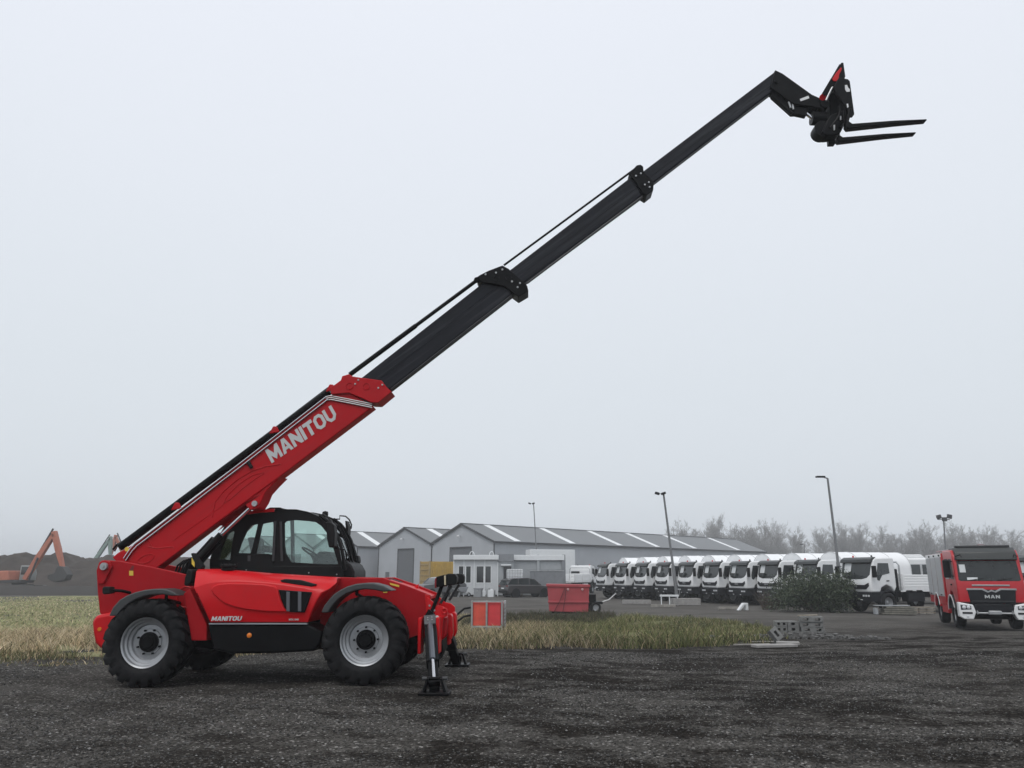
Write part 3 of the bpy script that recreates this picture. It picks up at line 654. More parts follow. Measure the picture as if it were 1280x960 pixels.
# black dark duct and hoses behind the hood tip
MB().prism(PP([(236, 722), (240, 711), (246, 713), (245, 728), (238, 733), (235, 731)], -.8), -.95, -.3, 'y').build('duct', PLA, tele, .02)
MB().prism(PP([(239, 692), (242, 691), (254, 708), (252, 712), (246, 711), (243, 703)], -.6), -.62, -.5, 'y').build('rubber_flap', PLA, tele, .01)
MB().prism(PP([(240, 697), (243.5, 703), (243.5, 709), (240, 705)], -.62), -.632, -.624, 'y').build('warning_decal', YEL, tele, 0)
for k in range(4):
    MB().tube([P3(219 + 3.5 * k, 716, -.25 - .06 * k), P3(222 + 4 * k, 707 - k, -.25 - .06 * k), P3(230 + 3 * k, 701 - k, -.25 - .06 * k), P3(240 + 2 * k, 700, -.25 - .06 * k)], .017, 8).build('hydraulic_hose', BLK, tele)

# ---- cab
VN, VF = .2, 1.2
cab_out = [(262, 716), (262, 700), (266, 686), (272, 672), (281, 657), (291, 647.5), (305, 641), (325, 638), (345, 636.8), (370, 637.2), (384, 640), (396, 645), (406, 652.5), (413.5, 662), (419.5, 674), (424.5, 690), (428.5, 714), (428, 722)]
z1 = lambda pts: [(250 + a / 6.4, 620 + b / 6.4) for a, b in pts]
wA = z1([(150, 505), (165, 440), (190, 370), (225, 300), (262, 278), (275, 285), (255, 380), (240, 512)])
wB = z1([(302, 455), (330, 370), (372, 280), (410, 235), (462, 222), (455, 260), (415, 420), (402, 458)])
wC = z1([(447, 460), (490, 250), (500, 222), (585, 205), (588, 300), (586, 470)])
wD = z1([(672, 215), (690, 200), (760, 192), (860, 200), (925, 208), (970, 240), (1010, 290), (1060, 400), (1105, 545), (1000, 545), (730, 530), (705, 490), (685, 460), (675, 400)])
def sidepanel(v0, v1):
    return MB().prism(PP(cab_out, VN), v0, v1, 'y', [PP(h, VN) for h in (wA, wB, wC, wD)])
cabN = sidepanel(VN, VN + .06).build('cab_side_frame', PLA, tele, .008)
farO = [(266, 712), (266, 700), (270, 686), (276, 672), (285, 659), (295, 650.5), (308, 645), (326, 642), (345, 641), (368, 641.5), (382, 644), (393, 649), (402, 656), (409, 665), (415, 677), (420, 692), (423, 710)]
cabF = MB().tube([P3(a_, b_, VN) + Vector((0, VF - VN, 0)) for a_, b_ in cab_out], .035, 8).build('cab_side_frame', PLA, tele)
MB().tube([P3(342, 641, VN) + Vector((0, VF - VN, 0)), P3(343, 714, VN) + Vector((0, VF - VN, 0))], .035, 8).build('cab_side_pillar', PLA, tele)
for sdv, par, hs_ in ((VN + .025, cabN, (wA, wB, wC, wD)), (VF - .035, cabF, (farO,))):
    for h in hs_:
        c = [sum(p[0] for p in h) / len(h), sum(p[1] for p in h) / len(h)]
        hh = [(c[0] + (p[0] - c[0]) * 1.03, c[1] + (p[1] - c[1]) * 1.03) for p in h]
        MB().prism(PP(hh, VN), sdv, sdv + .006, 'y').build('window_pane', CABG, par, 0, smooth=False)
# frame rails lining the door and quarter windows
for a, b in (((602, 200), (585, 520)), ((645, 205), (655, 520))):
    MB().tube([P3(*z1([a])[0], VN - .01), P3(*z1([b])[0], VN - .01)], .022, 6).build('door_pillar', GRYP, cabN)
# roof, windscreen, rear screen as strips following the profile
def strip(pts, v0, v1, th, name, m, parent, out_=0.0):
    pp = PP(pts, VN); nrm = []
    for i in range(len(pp)):
        a = pp[max(0, i - 1)]; b = pp[min(len(pp) - 1, i + 1)]; l = math.hypot(b[0] - a[0], b[1] - a[1]); nrm.append((-(b[1] - a[1]) / l, (b[0] - a[0]) / l))
    o_ = [(p[0] + n_[0] * out_, p[1] + n_[1] * out_) for p, n_ in zip(pp, nrm)]; i_ = [(p[0] + n_[0] * (out_ - th), p[1] + n_[1] * (out_ - th)) for p, n_ in zip(pp, nrm)]
    return MB().prism(o_ + i_[::-1], v0, v1, 'y').build(name, m, parent, .004 if th > .01 else 0)
roof = strip(cab_out[4:8] + [(343, 636.9)], VN - .02, VF + .02, .05, 'roof', RED, tele, .012)
strip([(344, 636.9)] + cab_out[9:13], VN + .0, VF, .035, 'roof_front', PLA, tele, .008)
strip(cab_out[12:17], VN + .06, VF - .06, .008, 'windscreen', CABG, tele, -.01)
strip(cab_out[1:5], VN + .06, VF - .06, .008, 'rear_screen', CABG, tele, -.01)
plate('lower_body', [(262, 716), (428, 716), (430, 790), (262, 790)], VN, VF, PLA, vref=VN, bevel=.02)
plate('cab_nose', [(424, 700), (430, 701), (437, 706), (441, 714), (441, 724), (424, 724)], VN + .1, VF, PLA, vref=VN, bevel=.03)
rb = MB().prism(PP([(335, 637), (340, 634.8), (352, 634.8), (356, 637)], .6), .5, .9, 'y').build('roof_hatch', PLA, roof, .01)
# windscreen guard rails and A pillar bars
for v, off in ((VN + .05, 0), (VF - .04, 0)):
    MB().tube([P3(a + off, b, VN) * 1 + Vector((0.03, v - VN, 0.015)) for a, b in cab_out[11:17]], .028, 8).build('windscreen_pillar', PLA, tele)
for q in range(3):
    v = VN + .3 + .25 * q
    MB().tube([Vector((0.06, v - VN, .03)) + P3(a, b, VN) for a, b in cab_out[12:17]], .010, 6).build('guard_rail', BLK, tele)
MB().tube([P3(432, 693, VF - .2), P3(437, 700, VF - .2), P3(450, 722, VF - .2)], .022, 8).build('front_strut', BLK, tele)
# interior
st_ = empty('driver_seat', parent=tele)
plate('seat_cushion', [(318, 700), (345, 698), (346, 706), (318, 708)], .45, .95, PLA, st_, .03, vref=.6)
plate('seat_back', [(318, 700), (324, 700), (322, 672), (312, 672)], .47, .93, PLA, st_, .03, vref=.6)
MB().prism(PP([(329, 683), (333, 681.8), (339, 683), (341, 690), (337, 691), (330, 690)], .7), .58, .84, 'y').build('headrest', PLA, st_, .02)
c0 = P3(390, 692, .65); ax = Vector((.55, 0, .85)).normalized(); a1 = Vector((0, 1, 0)); a2 = ax.cross(a1)
sw = MB().tube([c0 + (a1 * math.cos(R(q)) + a2 * math.sin(R(q))) * .19 for q in range(0, 361, 15)], .016, 6, False).build('steering_wheel', BLK, tele)
MB().tube([c0 + a1 * .19, c0 - a1 * .19], .012, 6).build('spoke', BLK, sw)
MB().tube([c0, P3(402, 715, .65)], .04, 8).build('steering_column', PLA, tele)
plate('dashboard', [(398, 697), (404, 690), (416, 690), (424, 702), (426, 716), (396, 716)], VN + .1, VF - .1, PLA, vref=.6, bevel=.03)
MB().prism(PP(z1([(620, 470), (720, 530), (720, 548), (600, 548)]), .3), .27, .40, 'y').build('control_panel', PLA, tele, .01)
plate('door_panel', z1([(290, 468), (560, 462), (590, 560), (1130, 560), (1150, 600), (1150, 680), (260, 680), (255, 530)]), VN - .03, VN - .001, PLA, bevel=.01, vref=VN)
for a, b in ((370, 592), (870, 614), (1094, 628)):
    q = P3(*z1([(a, b)])[0], VN - .03); MB().lathe([(.012, 0), (.01, -.01), (0, -.012)], q, n=8).build('panel_bolt', STEEL, tele)
MB().prism(PP(z1([(388, 476), (412, 476), (412, 522), (388, 522)]), VN), VN - .045, VN - .03, 'y').build('door_handle', GRYP, tele, .004)
# mirrors
MB().prism(PP(z1([(1020, 212), (1060, 208), (1085, 235), (1092, 300), (1088, 410), (1045, 415), (1030, 350)]), -.1), -.22, -.02, 'y').build('wing_mirror', PLA, tele, .02, 3)
MB().tube([P3(*z1([(985, 145)])[0], .2), P3(*z1([(1030, 180)])[0], .0), P3(*z1([(1060, 230)])[0], -.1)], .014, 6).build('mirror_arm', BLK, tele)
MB().tube([P3(*z1([q])[0], -.05) for q in ((1070, 410), (1110, 425), (1160, 430), (1178, 470), (1165, 520))], .010, 6).build('mirror_arm', BLK, tele)
MB().tube([P3(*z1([q])[0], 1.1) for q in ((985, 150), (1060, 185), (1118, 185), (1118, 158), (1165, 162), (1195, 190), (1212, 230), (1208, 262))], .013, 6).build('mirror_arm', BLK, tele)
MB().prism(PP(z1([(1170, 200), (1182, 200), (1195, 250), (1192, 315), (1180, 315), (1175, 260)]), 1.15), 1.05, 1.28, 'y').build('wing_mirror', PLA, tele, .015)
MB().lathe([(0, .05), (.045, .04), (.055, 0), (.045, -.04), (0, -.05)], P3(*z1([(1002, 146)])[0], .5), 'x', 14).build('roof_lamp', PLA, tele)
MB().tube([P3(*z1([q])[0], .7) for q in ((1110, 240), (1160, 330), (1195, 430), (1225, 540))], .012, 6).build('wiper', BLK, tele)
MB().prism(PP(z1([(1240, 470), (1265, 480), (1270, 530), (1250, 550), (1240, 520)]), 1.1), 1.1, 1.3, 'y').build('low_mirror', PLA, tele, .02)

# ---- boom
HB = (.21, .195, .18, .165)   # near faces
BW = (.27, .23, .195, .165)    # widths
o1 = MB().prism(PP([(140, 697), (147, 691), (167, 680.5), (300, 578.6), (410, 494.3), (436, 490), (466.8, 507.7), (408, 552), (349.7, 596), (267, 656.6), (198, 708.8), (190, 713), (150, 706)], -HB[0]), -HB[0], BW[0] - HB[0], 'y').build('boom_base_section', REDB, tele, .018, 3)
plate('boom_collar', [(412, 484.5), (418, 481), (426, 475), (427.5, 470), (436, 467.5), (441, 470.5), (477, 475.5), (482.5, 483), (489.5, 489.5), (472.6, 503.4), (463, 503), (455, 499), (436, 491), (414, 493)], -HB[0] - .045, BW[0] - HB[0] + .045, REDB, o1, .01, vref=-HB[0] - .045)
vb = -HB[0] - .047
for (a, b) in ((437, 482.5), (458, 483)):
    q = P3(a, b, vb); MB().tube([q + Vector((.055 * math.cos(R(t)), 0, .055 * math.sin(R(t)))) for t in range(0, 361, 20)], .008, 5, False).build('pressed_ring', REDB, o1)
for (a, b) in ((444, 480), (448, 475), (473, 485), (478, 481)):
    q = P3(a, b, vb); MB().lathe([(.016, 0), (.014, -.012), (0, -.014)], q, n=8).build('collar_bolt', STEEL, o1)
# embossed swooshes on the base section
def bead(px, v, r, m, par, name='weld_bead'): return MB().tube([P3(a, b, v) for a, b in px], r, 6).build(name, m, par)
z3 = lambda pts: [(130 + a / 3.459, 460 + b / 3.459) for a, b in pts]
bead(z3([(765, 415), (700, 425), (640, 445), (580, 480), (520, 530), (480, 580), (468, 645)]), -HB[0], .010, REDB, o1, 'pressed_swoosh')
bead(z3([(690, 450), (640, 465), (580, 505), (535, 550), (518, 585), (550, 565), (600, 520), (660, 475), (692, 455)]), -HB[0], .008, REDB, o1, 'pressed_swoosh')
bead(z3([(190, 772), (230, 780), (270, 775), (298, 772), (304, 782)]), -HB[0], .009, REDB, o1, 'weld_bead')
q = P3(*z3([(182, 825)])[0], -HB[0]); bx = Vector((math.cos(R(20)), 0, math.sin(R(20)))); bz = Vector((-bx.z, 0, bx.x))
MB().tube([q + bx * .13 * math.cos(R(t)) + bz * .06 * math.sin(R(t)) for t in range(0, 361, 20)], .009, 6, False).build('pressed_ring', REDB, o1)
bead(z3([(300, 745), (520, 590)]), -HB[0], .006, REDB, o1)
bead(z3([(175, 742), (190, 740), (200, 755), (205, 768)]), -HB[0], .010, REDB, o1)
# lift lug, cylinder
plate('lift_lug', [(267, 656), (288, 640), (351, 595), (340, 606), (331, 616), (326.5, 627), (321, 635.5), (313, 637.5), (306, 631), (292, 639), (277, 645)], -.19, .19, REDB, o1, .012, vref=-.19)
pin = P(318.5, 629.5, -.2); MB().cyl((pin[0], -.225, pin[1]), (pin[0], .225, pin[1]), .045, 16).build('lift_pin', STEEL, tele)
a = P3(318.5, 629.5, -.1); b = P3(270, 675.5, -.1); c = P3(228, 722, -.1)
MB().cyl(a, b, .042, 16).build('cylinder_rod', CHR, tele)
MB().cyl(b, c, .095, 18).build('lift_cylinder', BLK, tele)
MB().cyl(P3(276, 668, -.2), P3(246, 701, -.2), .05, 12).build('hose_cover', PLA, tele)
# chrome service pipes along the base section
for k, (dx, dy) in enumerate(((0, 0), (2.6, 2.8))):
    MB().tube([P3(a + dx, b + dy, -HB[0] - .022) for a, b in ((155, 698), (163, 686), (169, 679.5), (178, 672.8), (300, 579.5), (408, 496))], .0135, 6).build('service_pipe', CHR, o1)
for k in range(3): MB().tube([P3(a, b + 2.3 * k, -HB[0] - .022) for a, b in ((407.5, 496), (413, 494.8), (438, 499.5), (465, 505))], .0105, 6).build('service_pipe', STEEL, o1)
# telescoping ram housing on top
tp = [P3(150, 684, -.12), P3(412, 489, -.12)]
MB().cyl(tp[0], tp[1], .062, 16).build('extension_cylinder', BLK, o1)
MB().cyl(P3(158, 680, .06), P3(412, 487, .06), .055, 12).build('extension_cylinder', BLK, o1)
for (a, b) in ((343.5, 538.5), (221, 634), (414, 486)):
    q = P(a, b, -.2); MB().prism([(q[0] - .09, q[1] - .05), (q[0] + .08, q[1] - .02), (q[0] + .03, q[1] + .07), (q[0] - .03, q[1] + .075)], -.215, -.175, 'y').build('clamp', REDB, o1, .01)
q = P3(312.5, 581, -HB[0] - .02); MB().tube([q + Vector((-.03, 0, .04)), q + Vector((.03, 0, -.05))], .03, 8).build('rubber_stop', PLA, o1)
for (a, b) in ((151.5, 686.5),):
    MB().lathe([(.035, 0), (.034, -.004), (0, -.0045)], P3(a + 7, b, -HB[0]), n=16).build('warning_decal', YEL, o1)
# seams between hood panels
MB().tube([P3(a, b, -1.141) for a, b in ((262, 777), (253, 756), (246, 741))], .004, 5).build('panel_gap', BLK, hood)
# lettering along the boom
l0 = P3(339.8, 579.2, -HB[0] - .003); l1 = P3(427, 519, -HB[0] - .003)
letters('MANITOU', l0, l1 - l0, Vector((-(l1 - l0).z, 0, (l1 - l0).x)), (0, -1, 0), .245, LET, o1, sx=.745, gap=.09, shear=.10)
# black inner sections
def section(name, pts, hb, par=tele): return MB().prism(PP(pts, -hb), -hb, BW[HB.index(hb)] - hb, 'y').build(name, BOOMB, par, .02, 2)
s2 = section('boom_second_section', [(405, 508), (454, 470.3), (602.7, 354), (628, 334.5), (648, 361.5), (489.7, 484.5), (425, 534)], HB[1])
s3 = section('boom_third_section', [(590, 375), (636.6, 338), (788, 221.5), (800, 212.5), (811, 238), (656, 352.5), (605, 390)], HB[2])
s4 = section('boom_fourth_section', [(775, 245), (804.4, 213.5), (969, 89), (975, 110), (964.4, 115), (817, 228), (790, 249)], HB[3])
for (s_, px, hb) in ((s2, [(470, 478), (640, 346.5)], HB[1]), (s2, [(475, 472), (634, 348)], HB[1]), (s3, [(656, 340), (806, 227)], HB[2]), (s3, [(660, 346), (808, 233)], HB[2]), (s4, [(815, 219), (966, 104)], HB[3])):
    bead(px, -hb, .006, BOOMB, s_, 'weld_line')
# lower flanges: the light they catch is put into a paler strip
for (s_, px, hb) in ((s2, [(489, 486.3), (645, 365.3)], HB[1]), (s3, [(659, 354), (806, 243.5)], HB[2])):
    bead(px, -hb + .02, .018, mat('painted_edge_light', (.05, .05, .055), .35, metal=.3), s_, 'edge_light_strip')
def bracket(pts, hb, par):
    return plate('section_bracket', pts, -hb - .05, BW[HB.index(hb)] - hb + .05, BLK, par, .01, vref=-hb - .05)
b2 = bracket([(595, 347), (600, 343.5), (611, 338), (628, 331.5), (636, 336), (659, 357), (660.5, 363.5), (648, 371), (641, 366), (631.5, 358), (603, 352.5), (597, 351.5)], HB[1], s2)
b3 = bracket([(786, 217), (796, 206.3), (801, 205.5), (804, 208), (804.6, 214), (817.3, 227), (816.7, 237.5), (808, 244.5), (802.5, 241), (795, 228)], HB[2], s3)
for par, hb, px in ((b2, HB[1], ((607, 343), (620, 341), (628, 337), (640, 352), (647, 359), (650, 354))), (b3, HB[2], ((795, 220), (801, 217), (806, 231), (811, 228), (812, 234)))):
    for (a, b) in px: MB().lathe([(.018, 0), (.015, -.014), (0, -.016)], P3(a, b, -hb - .05), n=8).build('bracket_bolt', STEEL, par.parent)
for (a, b) in ((620.5, 348.5), (636, 347)):
    q = P3(a, b, -HB[1] - .052); MB().tube([q + Vector((.05 * math.cos(R(t)), 0, .05 * math.sin(R(t)))) for t in range(0, 361, 24)], .008, 5, False).build('pressed_ring', BLK, s2)
MB().cyl(P3(437, 468.5, -.1), P3(600, 347.5, -.1), .032, 10).build('extension_rod', BLK, s2)
MB().cyl(P3(437, 468.5, -.1), P3(520, 407, -.1), .040, 10).build('rod_sleeve', BLK, s2)
MB().cyl(P3(630, 331.5, -.05), P3(798, 208, -.05), .020, 8).build('extension_rod', BLK, s3)
MB().cyl(P3(596, 350, -.3), P3(596, 350, .1), .05, 12).build('rod_end', BLK, s2)

# ---- jib head and fork carriage
z5 = lambda pts: [(940 + a / 5.333, 60 + b / 5.333) for a, b in pts]
z8 = lambda pts: [(990 + a / 8, 70 + b / 8) for a, b in pts]
jib = empty('jib_head', parent=tele)
for v in (-.21, .0):
    MB().prism(PP(z5([(155, 146), (205, 170), (300, 238), (400, 310), (480, 345), (512, 385), (490, 405), (380, 385), (280, 372), (125, 262)]), -.21), v, v + .04, 'y').build('jib_side_plate', BLK, jib, .008)
MB().prism(PP(z5([(150, 150), (205, 172), (400, 312), (480, 350), (400, 380), (280, 368), (130, 258)]), -.18), -.169, -.001, 'y').build('jib_box', BOOMB, jib, .01)
MB().prism(PP(z5([(130, 268), (280, 374), (380, 388), (360, 455), (290, 440), (265, 442), (130, 322)]), -.15), -.16, -.06, 'y').build('jib_lower_web', BLK, jib, .01)
q = P(970.5, 101.5, -.2); MB().cyl((q[0], -.225, q[1]), (q[0], .05, q[1]), .05, 16).build('jib_pin', BLK, jib)
MB().prism(PP(z5([(315, 347), (372, 325), (378, 342), (320, 362)]), -.18), -.2135, -.2105, 'y').build('decal', WDEC, jib, 0)
for (p0, p1, r_, m_) in (((245, 360), (258, 400), .02, STEEL), ((270, 370), (275, 410), .018, STEEL), ((222, 400), (268, 438), .03, BLK)):
    MB().cyl(P3(*z5([p0])[0], -.17), P3(*z5([p1])[0], -.17), r_, 8).build('hose_fitting', m_, jib)
MB().cyl(P3(*z5([(335, 415)])[0], -.1), P3(*z5([(410, 475)])[0], -.1), .035, 12).build('tilt_rod', CHR, jib)
MB().cyl(P3(*z5([(395, 470)])[0], -.1), P3(*z5([(490, 475)])[0], -.1), .12, 14).build('tilt_cylinder', BLK, jib)
MB().cyl(P3(*z5([(475, 535)])[0], -.2), P3(*z5([(475, 535)])[0], -.2) + Vector((0, .22, 0)), .15, 18).build('tilt_hinge', BLK, jib)
MB().cyl(P3(*z5([(472, 330)])[0], -.24), P3(*z5([(472, 330)])[0], -.1), .06, 12).build('red_cap', RED, jib)
q = P(1030.5, 131.5, -.2); MB().cyl((q[0], -.24, q[1]), (q[0], .08, q[1]), .075, 16).build('carriage_pin', BLK, jib)
car_ = empty('fork_carriage', parent=tele)
for v, vr in ((-.42, -.42), (.22, -.42)):
    MB().prism(PP(z8([(470, 214), (560, 230), (580, 250), (625, 580), (610, 602), (562, 606), (552, 530), (430, 345), (420, 300)]), vr), v, v + .05, 'y').build('carriage_plate', BLK, car_, .008)
for v in (-.30, .10):
    MB().prism(PP(z8([(475, 80), (508, 80), (530, 230), (420, 320), (325, 395), (308, 362)]), -.30), v, v + .03, 'y').build('backrest_plate', BLK, car_, .006)
MB().prism(PP(z8([(478, 90), (500, 90), (520, 230), (470, 250), (440, 240)]), -.2), -.27, .10, 'y').build('backrest_beam', BLK, car_, .006)
MB().prism(PP(z8([(485, 120), (496, 124), (490, 150), (470, 190), (465, 225), (440, 258), (410, 255), (400, 232), (440, 170)]), -.3), -.318, -.302, 'y').build('coupler_latch', RED, car_, .006)
MB().prism(PP(z8([(370, 380), (440, 330), (545, 460), (560, 560), (525, 690), (490, 760), (440, 640), (385, 590)]), -.2), -.2, .02, 'y').build('carriage_body', BLK, car_, .02)
MB().prism(PP(z8([(385, 590), (520, 540), (520, 690), (480, 775), (435, 790), (345, 800), (300, 760), (350, 640)]), -.25), -.26, -.02, 'y').build('carriage_lower', BLK, car_, .02)
MB().prism(PP(z8([(365, 800), (432, 790), (435, 878), (370, 880)]), -.1), -.1, .0, 'y').build('fork_shaft_block', BLK, car_, .01)
MB().cyl(P3(*z8([(520, 640)])[0], -.45), P3(*z8([(520, 640)])[0], -.45) + Vector((0, .5, 0)), .022, 10).build('fork_shaft', BLK, car_)
MB().tube([P3(*z8([q])[0], -.32) for q in ((340, 445), (370, 380), (400, 320), (410, 310))], .018, 6).build('hydraulic_hose', STEEL, car_)
MB().tube([P3(*z8([q])[0], -.33) for q in ((380, 720), (420, 670), (455, 625), (480, 560), (470, 500))], .02, 6).build('hydraulic_hose', BLK, car_)
MB().prism(PP(z8([(528, 292), (550, 290), (560, 318), (578, 335), (576, 358), (545, 360), (530, 335)]), -.42), -.426, -.421, 'y').build('decal', WDEC, car_, 0)
MB().prism(PP(z8([(545, 480), (560, 478), (565, 510), (552, 520)]), -.42), -.426, -.421, 'y').build('decal', WDEC, car_, 0)
MB().prism(PP(z8([(480, 600), (492, 602), (492, 640), (480, 638)]), -.27), -.278, -.262, 'y').build('decal', WDEC, car_, 0)
MB().prism(PP(z8([(415, 690), (430, 690), (428, 740), (418, 742)]), -.27), -.278, -.262, 'y').build('decal', WDEC, car_, 0)
for (b, m_) in (((430, 310), BLK), ((445, 300), BLK)):
    MB().cyl(P3(*z8([b])[0], -.34), P3(*z8([b])[0], -.3), .05, 10).build('carriage_knob', m_, car_)
def fork(heel, top, tip, v):
    h = P(*heel, v); t_ = P(*top, v); e_ = P(*tip, v)
    dx, dz = e_[0] - h[0], e_[1] - h[1]; L = math.hypot(dx, dz); d_ = (dx / L, dz / L); n_ = (-d_[1], d_[0])
    pl = [h, (h[0] + d_[0] * L * .6, h[1] + d_[1] * L * .6 - .0), (e_[0], e_[1] - .012), (e_[0], e_[1] + .012), (h[0] + d_[0] * L * .6 + n_[0] * .055, h[1] + d_[1] * L * .6 + n_[1] * .055), (h[0] + d_[0] * .09 + n_[0] * .085, h[1] + d_[1] * .09 + n_[1] * .085), (h[0] + d_[0] * .045 + n_[0] * .13, h[1] + .14), (t_[0] + .05, t_[1]), (t_[0] - .01, t_[1]), (h[0] - .035, h[1] + .06)]
    return MB().prism(pl, v - .065, v + .065, 'y').build('fork_tine', BLK, car_, .012)
fork((1058.5, 163), (1060, 138), (1156.5, 152), -.36)
fork((1047, 179.5), (1047, 152), (1143, 168), .32)

# ---- front stabilisers
def stab(sd, top, foot_uw, vt, vf):
    st = empty('stabiliser', parent=tele)
    t = Vector((top[0], vt, top[1])); f = Vector((foot_uw[0], vf, foot_uw[1]))
    ax = (f - t).normalized(); lat = Vector((1, 0, 0)); lat = (lat - ax * lat.dot(ax)).normalized(); th = ax.cross(lat).normalized()
    if th.y * sd < 0: th = -th
    rot = Matrix((lat, th, ax)).transposed()
    L = (f - t).length
    MB().box(t + ax * L * .30, (.175, .15, L * .64), rot).build('outer_leg', BLK, st, .012)
    MB().box(t + ax * L * .66, (.135, .11, L * .62), rot).build('inner_leg', BLK, st, .01)
    MB().box(t + ax * L * .04 + th * .08, (.17, .03, .2), rot).build('end_plate', mat('plate_grey', (.07, .072, .078), .45), st, .006)
    for a in (-.03, .03):
        for b in (-.03, .02):
            q = t + ax * (L * .04 + b) + th * .095 + lat * a
            MB().cyl(q, q + th * .012, .01, 6).build('plate_bolt', STEEL, st, smooth=False)
    MB().cyl(t + ax * L * .12 + th * .085, t + ax * L * .62 + th * .085, .042, 14).build('ram', mat('ram_grey', (.12, .13, .15), .25, metal=.4), st)
    MB().cyl(t + ax * L * .62 + th * .085, t + ax * L * .9 + th * .085, .026, 14).build('ram_rod', CHR, st)
    MB().box(t + ax * L * .92 + th * .06, (.16, .1, .06), rot).build('ram_mount', BLK, st, .01)
    g = f.z
    MB().prism([(f.x - .10, g + .20), (f.x - .16, g + .03), (f.x - .12, g + .03), (f.x - .07, g + .20)], vf - .10, vf + .10).build('foot_cheek', BLK, st, .006)
    MB().prism([(f.x + .10, g + .20), (f.x + .16, g + .03), (f.x + .12, g + .03), (f.x + .07, g + .20)], vf - .10, vf + .10).build('foot_cheek', BLK, st, .006)
    MB().box((f.x, vf, g + .015), (.40, .34, .03)).build('foot_plate', BLK, st, .006)
    for sx_ in (-1, 1): MB().cyl((f.x + sx_ * .10, vf - .02, g + .19), (f.x + sx_ * .165, vf - .02, g + .19), .024, 10).build('foot_pin', GRYP, st)
    MB().cyl((f.x - .1, vf - .02, g + .19), (f.x + .1, vf - .02, g + .19), .022, 10).build('foot_axle', BLK, st)
    return st
tn = P(538.5, 777, -.62); fn = P(543.5, 872, -1.85)
stab(-1, tn, (fn[0], -.012), -.70, -1.85)
ff = P(572, 836, 1.3)
stab(1, (tn[0] + .02, tn[1]), (ff[0], -.012), .62, 1.3)
for sd in (-1, 1):
    for dx in (-.13, .13):
        c = (tn[0] + dx, sd * .72, tn[1] - .18)
        MB().box(c, (.05, .30, .50)).build('stabiliser_guide', RED, tele, .012)
# front cross frame
zs = lambda pts: [(500 + a / 6.4, 740 + b / 6.4) for a, b in pts]
for v in (-.62, .55):
    plate('front_cheek_plate', zs([(215, 40), (245, 62), (290, 104), (340, 114), (378, 146), (378, 188), (345, 212), (338, 300), (335, 360), (318, 470), (290, 470), (230, 300), (215, 120)]), v, v + .05, RED, bevel=.01, vref=-.62)
plate('front_crossmember', zs([(300, 150), (350, 205), (384, 200), (380, 300), (372, 352), (346, 378), (300, 390)]), -.55, .50, REDC, bevel=.015, vref=-.45)  # darker red carries the shade of the recess
plate('bumper_block', zs([(384, 178), (404, 176), (418, 196), (422, 335), (406, 384), (386, 372), (380, 300)]), -.35, -.15, RED, bevel=.012, vref=-.35)
plate('bumper_block', zs([(384, 178), (404, 176), (418, 196), (422, 335), (406, 384), (386, 372), (380, 300)]), .25, .45, RED, bevel=.012, vref=-.35)
plate('tow_bracket', zs([(300, 380), (340, 360), (345, 470), (300, 560)]), -.3, .3, BLK, bevel=.01, vref=-.3)
q = P3(555.5, 763.5, -.63); MB().tube([q + Vector((.035 * math.cos(R(t)), 0, .035 * math.sin(R(t)))) for t in range(0, 361, 30)], .012, 6, False).build('tie_down_eye', RED, tele)
q = P3(546.3, 771.8, -.63); MB().lathe([(.03, 0), (.03, -.01), (0, -.011)], q, n=14).build('decal', WDEC, tele)
for (a, b) in ((549, 778), (550, 788), (543, 763), (537, 757)): MB().lathe([(.016, 0), (.014, -.012), (0, -.014)], P3(a, b, -.62), n=8).build('frame_bolt', STEEL, tele)
# headlights on posts
for sd in (-1, 1):
    V = sd * .62
    hl = empty('headlight', parent=tele)
    dv = 0 if sd < 0 else 1.24
    def Q(px, py, vo=0): return P3(px, py, -.62) + Vector((0, dv + vo, 0))
    zz = lambda a, b: (430 + a / 6.86, 640 + b / 6.86)
    lo = [zz(*p) for p in ((880, 535), (905, 528), (960, 530), (975, 560), (972, 605), (955, 625), (890, 630))]
    MB().prism(PP(lo, -.62), -.74 + dv, -.50 + dv, 'y').build('lamp_housing', PLA, hl, .015, 3)
    li = [zz(*p) for p in ((800, 555), (878, 535), (885, 630), (850, 640), (800, 640))]
    MB().prism(PP(li, -.62), -.74 + dv, -.50 + dv, 'y').build('indicator_housing', BLK, hl, .012)
    la = [zz(*p) for p in ((785, 575), (800, 560), (800, 650), (785, 650))]
    MB().prism(PP(la, -.62), -.73 + dv, -.51 + dv, 'y').build('tail_lens', mat('dark_red_lens', (.2, .01, .015), .2), hl, .004)
    lc = [zz(*p) for p in ((866, 545), (880, 545), (882, 625), (868, 625))]
    MB().prism(PP(lc, -.62), -.745 + dv, -.495 + dv, 'y').build('lamp_seam', mat('cream_lens', (.6, .52, .36), .3), hl, .002)
    MB().tube([Q(*zz(838, 635)), Q(*zz(790, 760)), Q(*zz(735, 900))], .028, 8).build('lamp_post', BLK, hl)
    MB().tube([Q(*zz(915, 632), .1), Q(*zz(820, 785), .1)], .022, 8).build('lamp_strut', GRYP, hl)
    MB().prism(PP([zz(*p) for p in ((690, 900), (730, 830), (780, 870), (770, 930), (700, 940))], -.62), -.70 + dv, -.6 + dv, 'y').build('post_base', BLK, hl, .01)
# bonnet-high red horn behind the front deck
plate('deck_lug', [(510, 738), (523, 730), (523, 735), (514, 741)], .3, .36, RED, vref=.3, bevel=.006)
MB().prism(PP([(480, 725), (488, 723), (500, 727), (513, 735), (510, 738)], .3), .25, .6, 'y').build('far_mudguard_cover', PLA, tele, .02)
